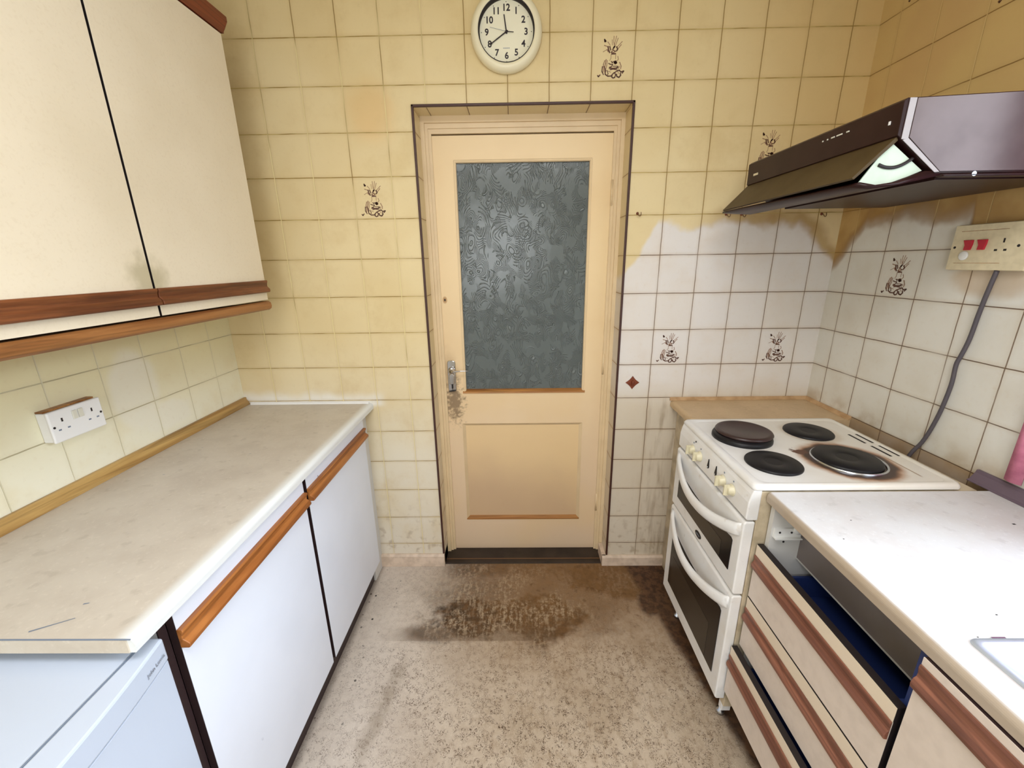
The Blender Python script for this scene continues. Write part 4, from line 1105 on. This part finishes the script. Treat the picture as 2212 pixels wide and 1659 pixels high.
# ---------------------------------------------------------------- cooker hood
HY0, HY1 = -0.792, -0.197
hd = thing('cooker_hood', (1.55, -0.5, 1.67), 'dark brown cooker hood with open visor on the right wall over the hob', 'cooker hood')
mb = MB()
side = [(1.300, 1.738), (1.300, 1.812), (XR-0.001, 1.830), (XR-0.001, 1.668), (1.392, 1.668)]
mb.prism(side, 'y', HY0+0.0015, HY1, M_hood); mb.build('casing', hd, 0.002)
mb = MB()
i_ = [(1.3185, 1.738), (1.3185, 1.8105), (XR-0.002, 1.828), (XR-0.002, 1.672), (1.400, 1.672)]
mb.prism(i_, 'y', HY0-0.0005, HY0+0.0015, M_hood_side); mb.build('side_panel', hd, 0.0005)
mb = MB()
mb.prism([(1.303, 1.735), (1.303, 1.8110), (1.317, 1.8110), (1.317, 1.735)], 'y', HY0, HY0+0.001, M_hood_edge)
mb.prism([(1.306, 1.7335), (1.317, 1.737), (1.399, 1.6715), (1.389, 1.6705)], 'y', HY0-0.0002, HY0+0.001, M_hood_edge)
mb.build('side_seam', hd)
# front band with the controls
mb = MB(); mb.prism([(1.300, 1.738), (1.293, 1.742), (1.292, 1.806), (1.300, 1.812)], 'y', HY0, HY1, M_hood); fb = mb.build('front_band', hd, 0.001)
mb = MB()
for (yy, l_) in ((-0.560, 0.003), (-0.577, 0.003), (-0.596, 0.011), (-0.618, 0.018), (-0.645, 0.008)):
    box('control_mark', 1.2905, 1.2925, yy-l_/2, yy+l_/2, 1.7865, 1.7895, M_switch, fb)
box('indicator_lamp', 1.2905, 1.2925, -0.768, -0.764, 1.768, 1.775, M_wplast, fb)
mb = MB()
for i in range(5): mb.box(1.2905, 1.2925, -0.262+i*0.0052, -0.258+i*0.0052, 1.7640, 1.7705, M_cplast)
mb.build('maker_mark', fb)
# pull-out visor, swung open under the band
VX, VZ = 1.222, 1.659
mb = MB()
mb.prism([(1.298, 1.742), (1.302, 1.734), (VX+0.003, VZ), (VX-0.003, VZ+0.003)], 'y', HY0+0.006, HY1-0.002, M_hood_vis)
vis = mb.build('visor', hd, 0.001)
mb = MB()   # curved lip along the bottom of the visor, running back under the hood
N_ = 24; vs = []; fs = []
ya, yb = HY0+0.002, HY1
for i in range(N_+1):
    t_ = i/N_; yy = yb+(ya-yb)*t_; sx = (1-(1-t_)**2)*0.045
    vx = VX+0.014*t_
    sec = [(vx, 1.6585-0.005*t_), (1.27, 1.6475+0.008*(1-t_)), (1.315, 1.6535), (1.37, 1.6735), (1.404, 1.6725), (1.404, 1.6640), (1.32, 1.6470), (1.27, 1.6410+0.008*(1-t_)), (vx-0.002, 1.6520-0.006*t_)]
    vs += [(a, yy, b) for a, b in sec]
k = 9
for i in range(N_):
    for j in range(k): fs.append((i*k+j, i*k+(j+1) % k, (i+1)*k+(j+1) % k, (i+1)*k+j))
fs += [tuple(range(k)), tuple(N_*k+j for j in range(k))]
mb.add(vs, fs, M_hood, True); mb.build('visor_lip', vis)
# pale side wing with its curved guide slot
pr = [(1.292, 1.733), (1.240, 1.652), (1.254, 1.6495), (1.270, 1.6485), (1.290, 1.6500), (1.313, 1.6540), (1.345, 1.6650), (1.372, 1.6760)]
mb = MB(); mb.prism(pr, 'y', HY0+0.012, HY0+0.015, M_hood_wing); wg = mb.build('visor_wing', hd)
sl = smooth_path([(1.275, HY0+0.0105, 1.6885), (1.290, HY0+0.0105, 1.6835), (1.310, HY0+0.0105, 1.6830), (1.328, HY0+0.0105, 1.6890), (1.345, HY0+0.0105, 1.7000)], 4)
MB().tube(sl, 0.0036, M_black, 8).build('guide_slot', wg)
# underside: lip, filter and lamp lens
MB().prism([(1.405, 1.6675), (1.412, 1.662), (XR-0.001, 1.660), (XR-0.001, 1.6675)], 'y', HY0, HY0+0.018, M_hood).build('bottom_rim', hd, 0.002)
box('filter', 1.42, 1.76, HY0+0.03, HY1-0.03, 1.660, 1.6675, M_hood, hd)
MB().lathe([(0.005, 0.0), (0.004, -0.003), (0.0001, -0.004)], (1.475, HY0, 1.6665), M_steel, 'y', 12).build('screw', hd)

# ---------------------------------------------------------------- unseen fitting and door, added to go with the fill lights
cl = thing('fill_fitting', (0.5, -1.75, ZC), 'white ceiling fitting out of view, added with the overhead fill light', 'lamp')
box('housing', -0.12, 1.12, -2.02, -1.48, ZC-0.05, ZC-0.001, M_wplast, cl, 0.01)
d2 = box('door_2', -0.25, 0.85, YF, YF+0.05, 0.0, 2.05, M_wplast, None, 0.005); struct(d2)
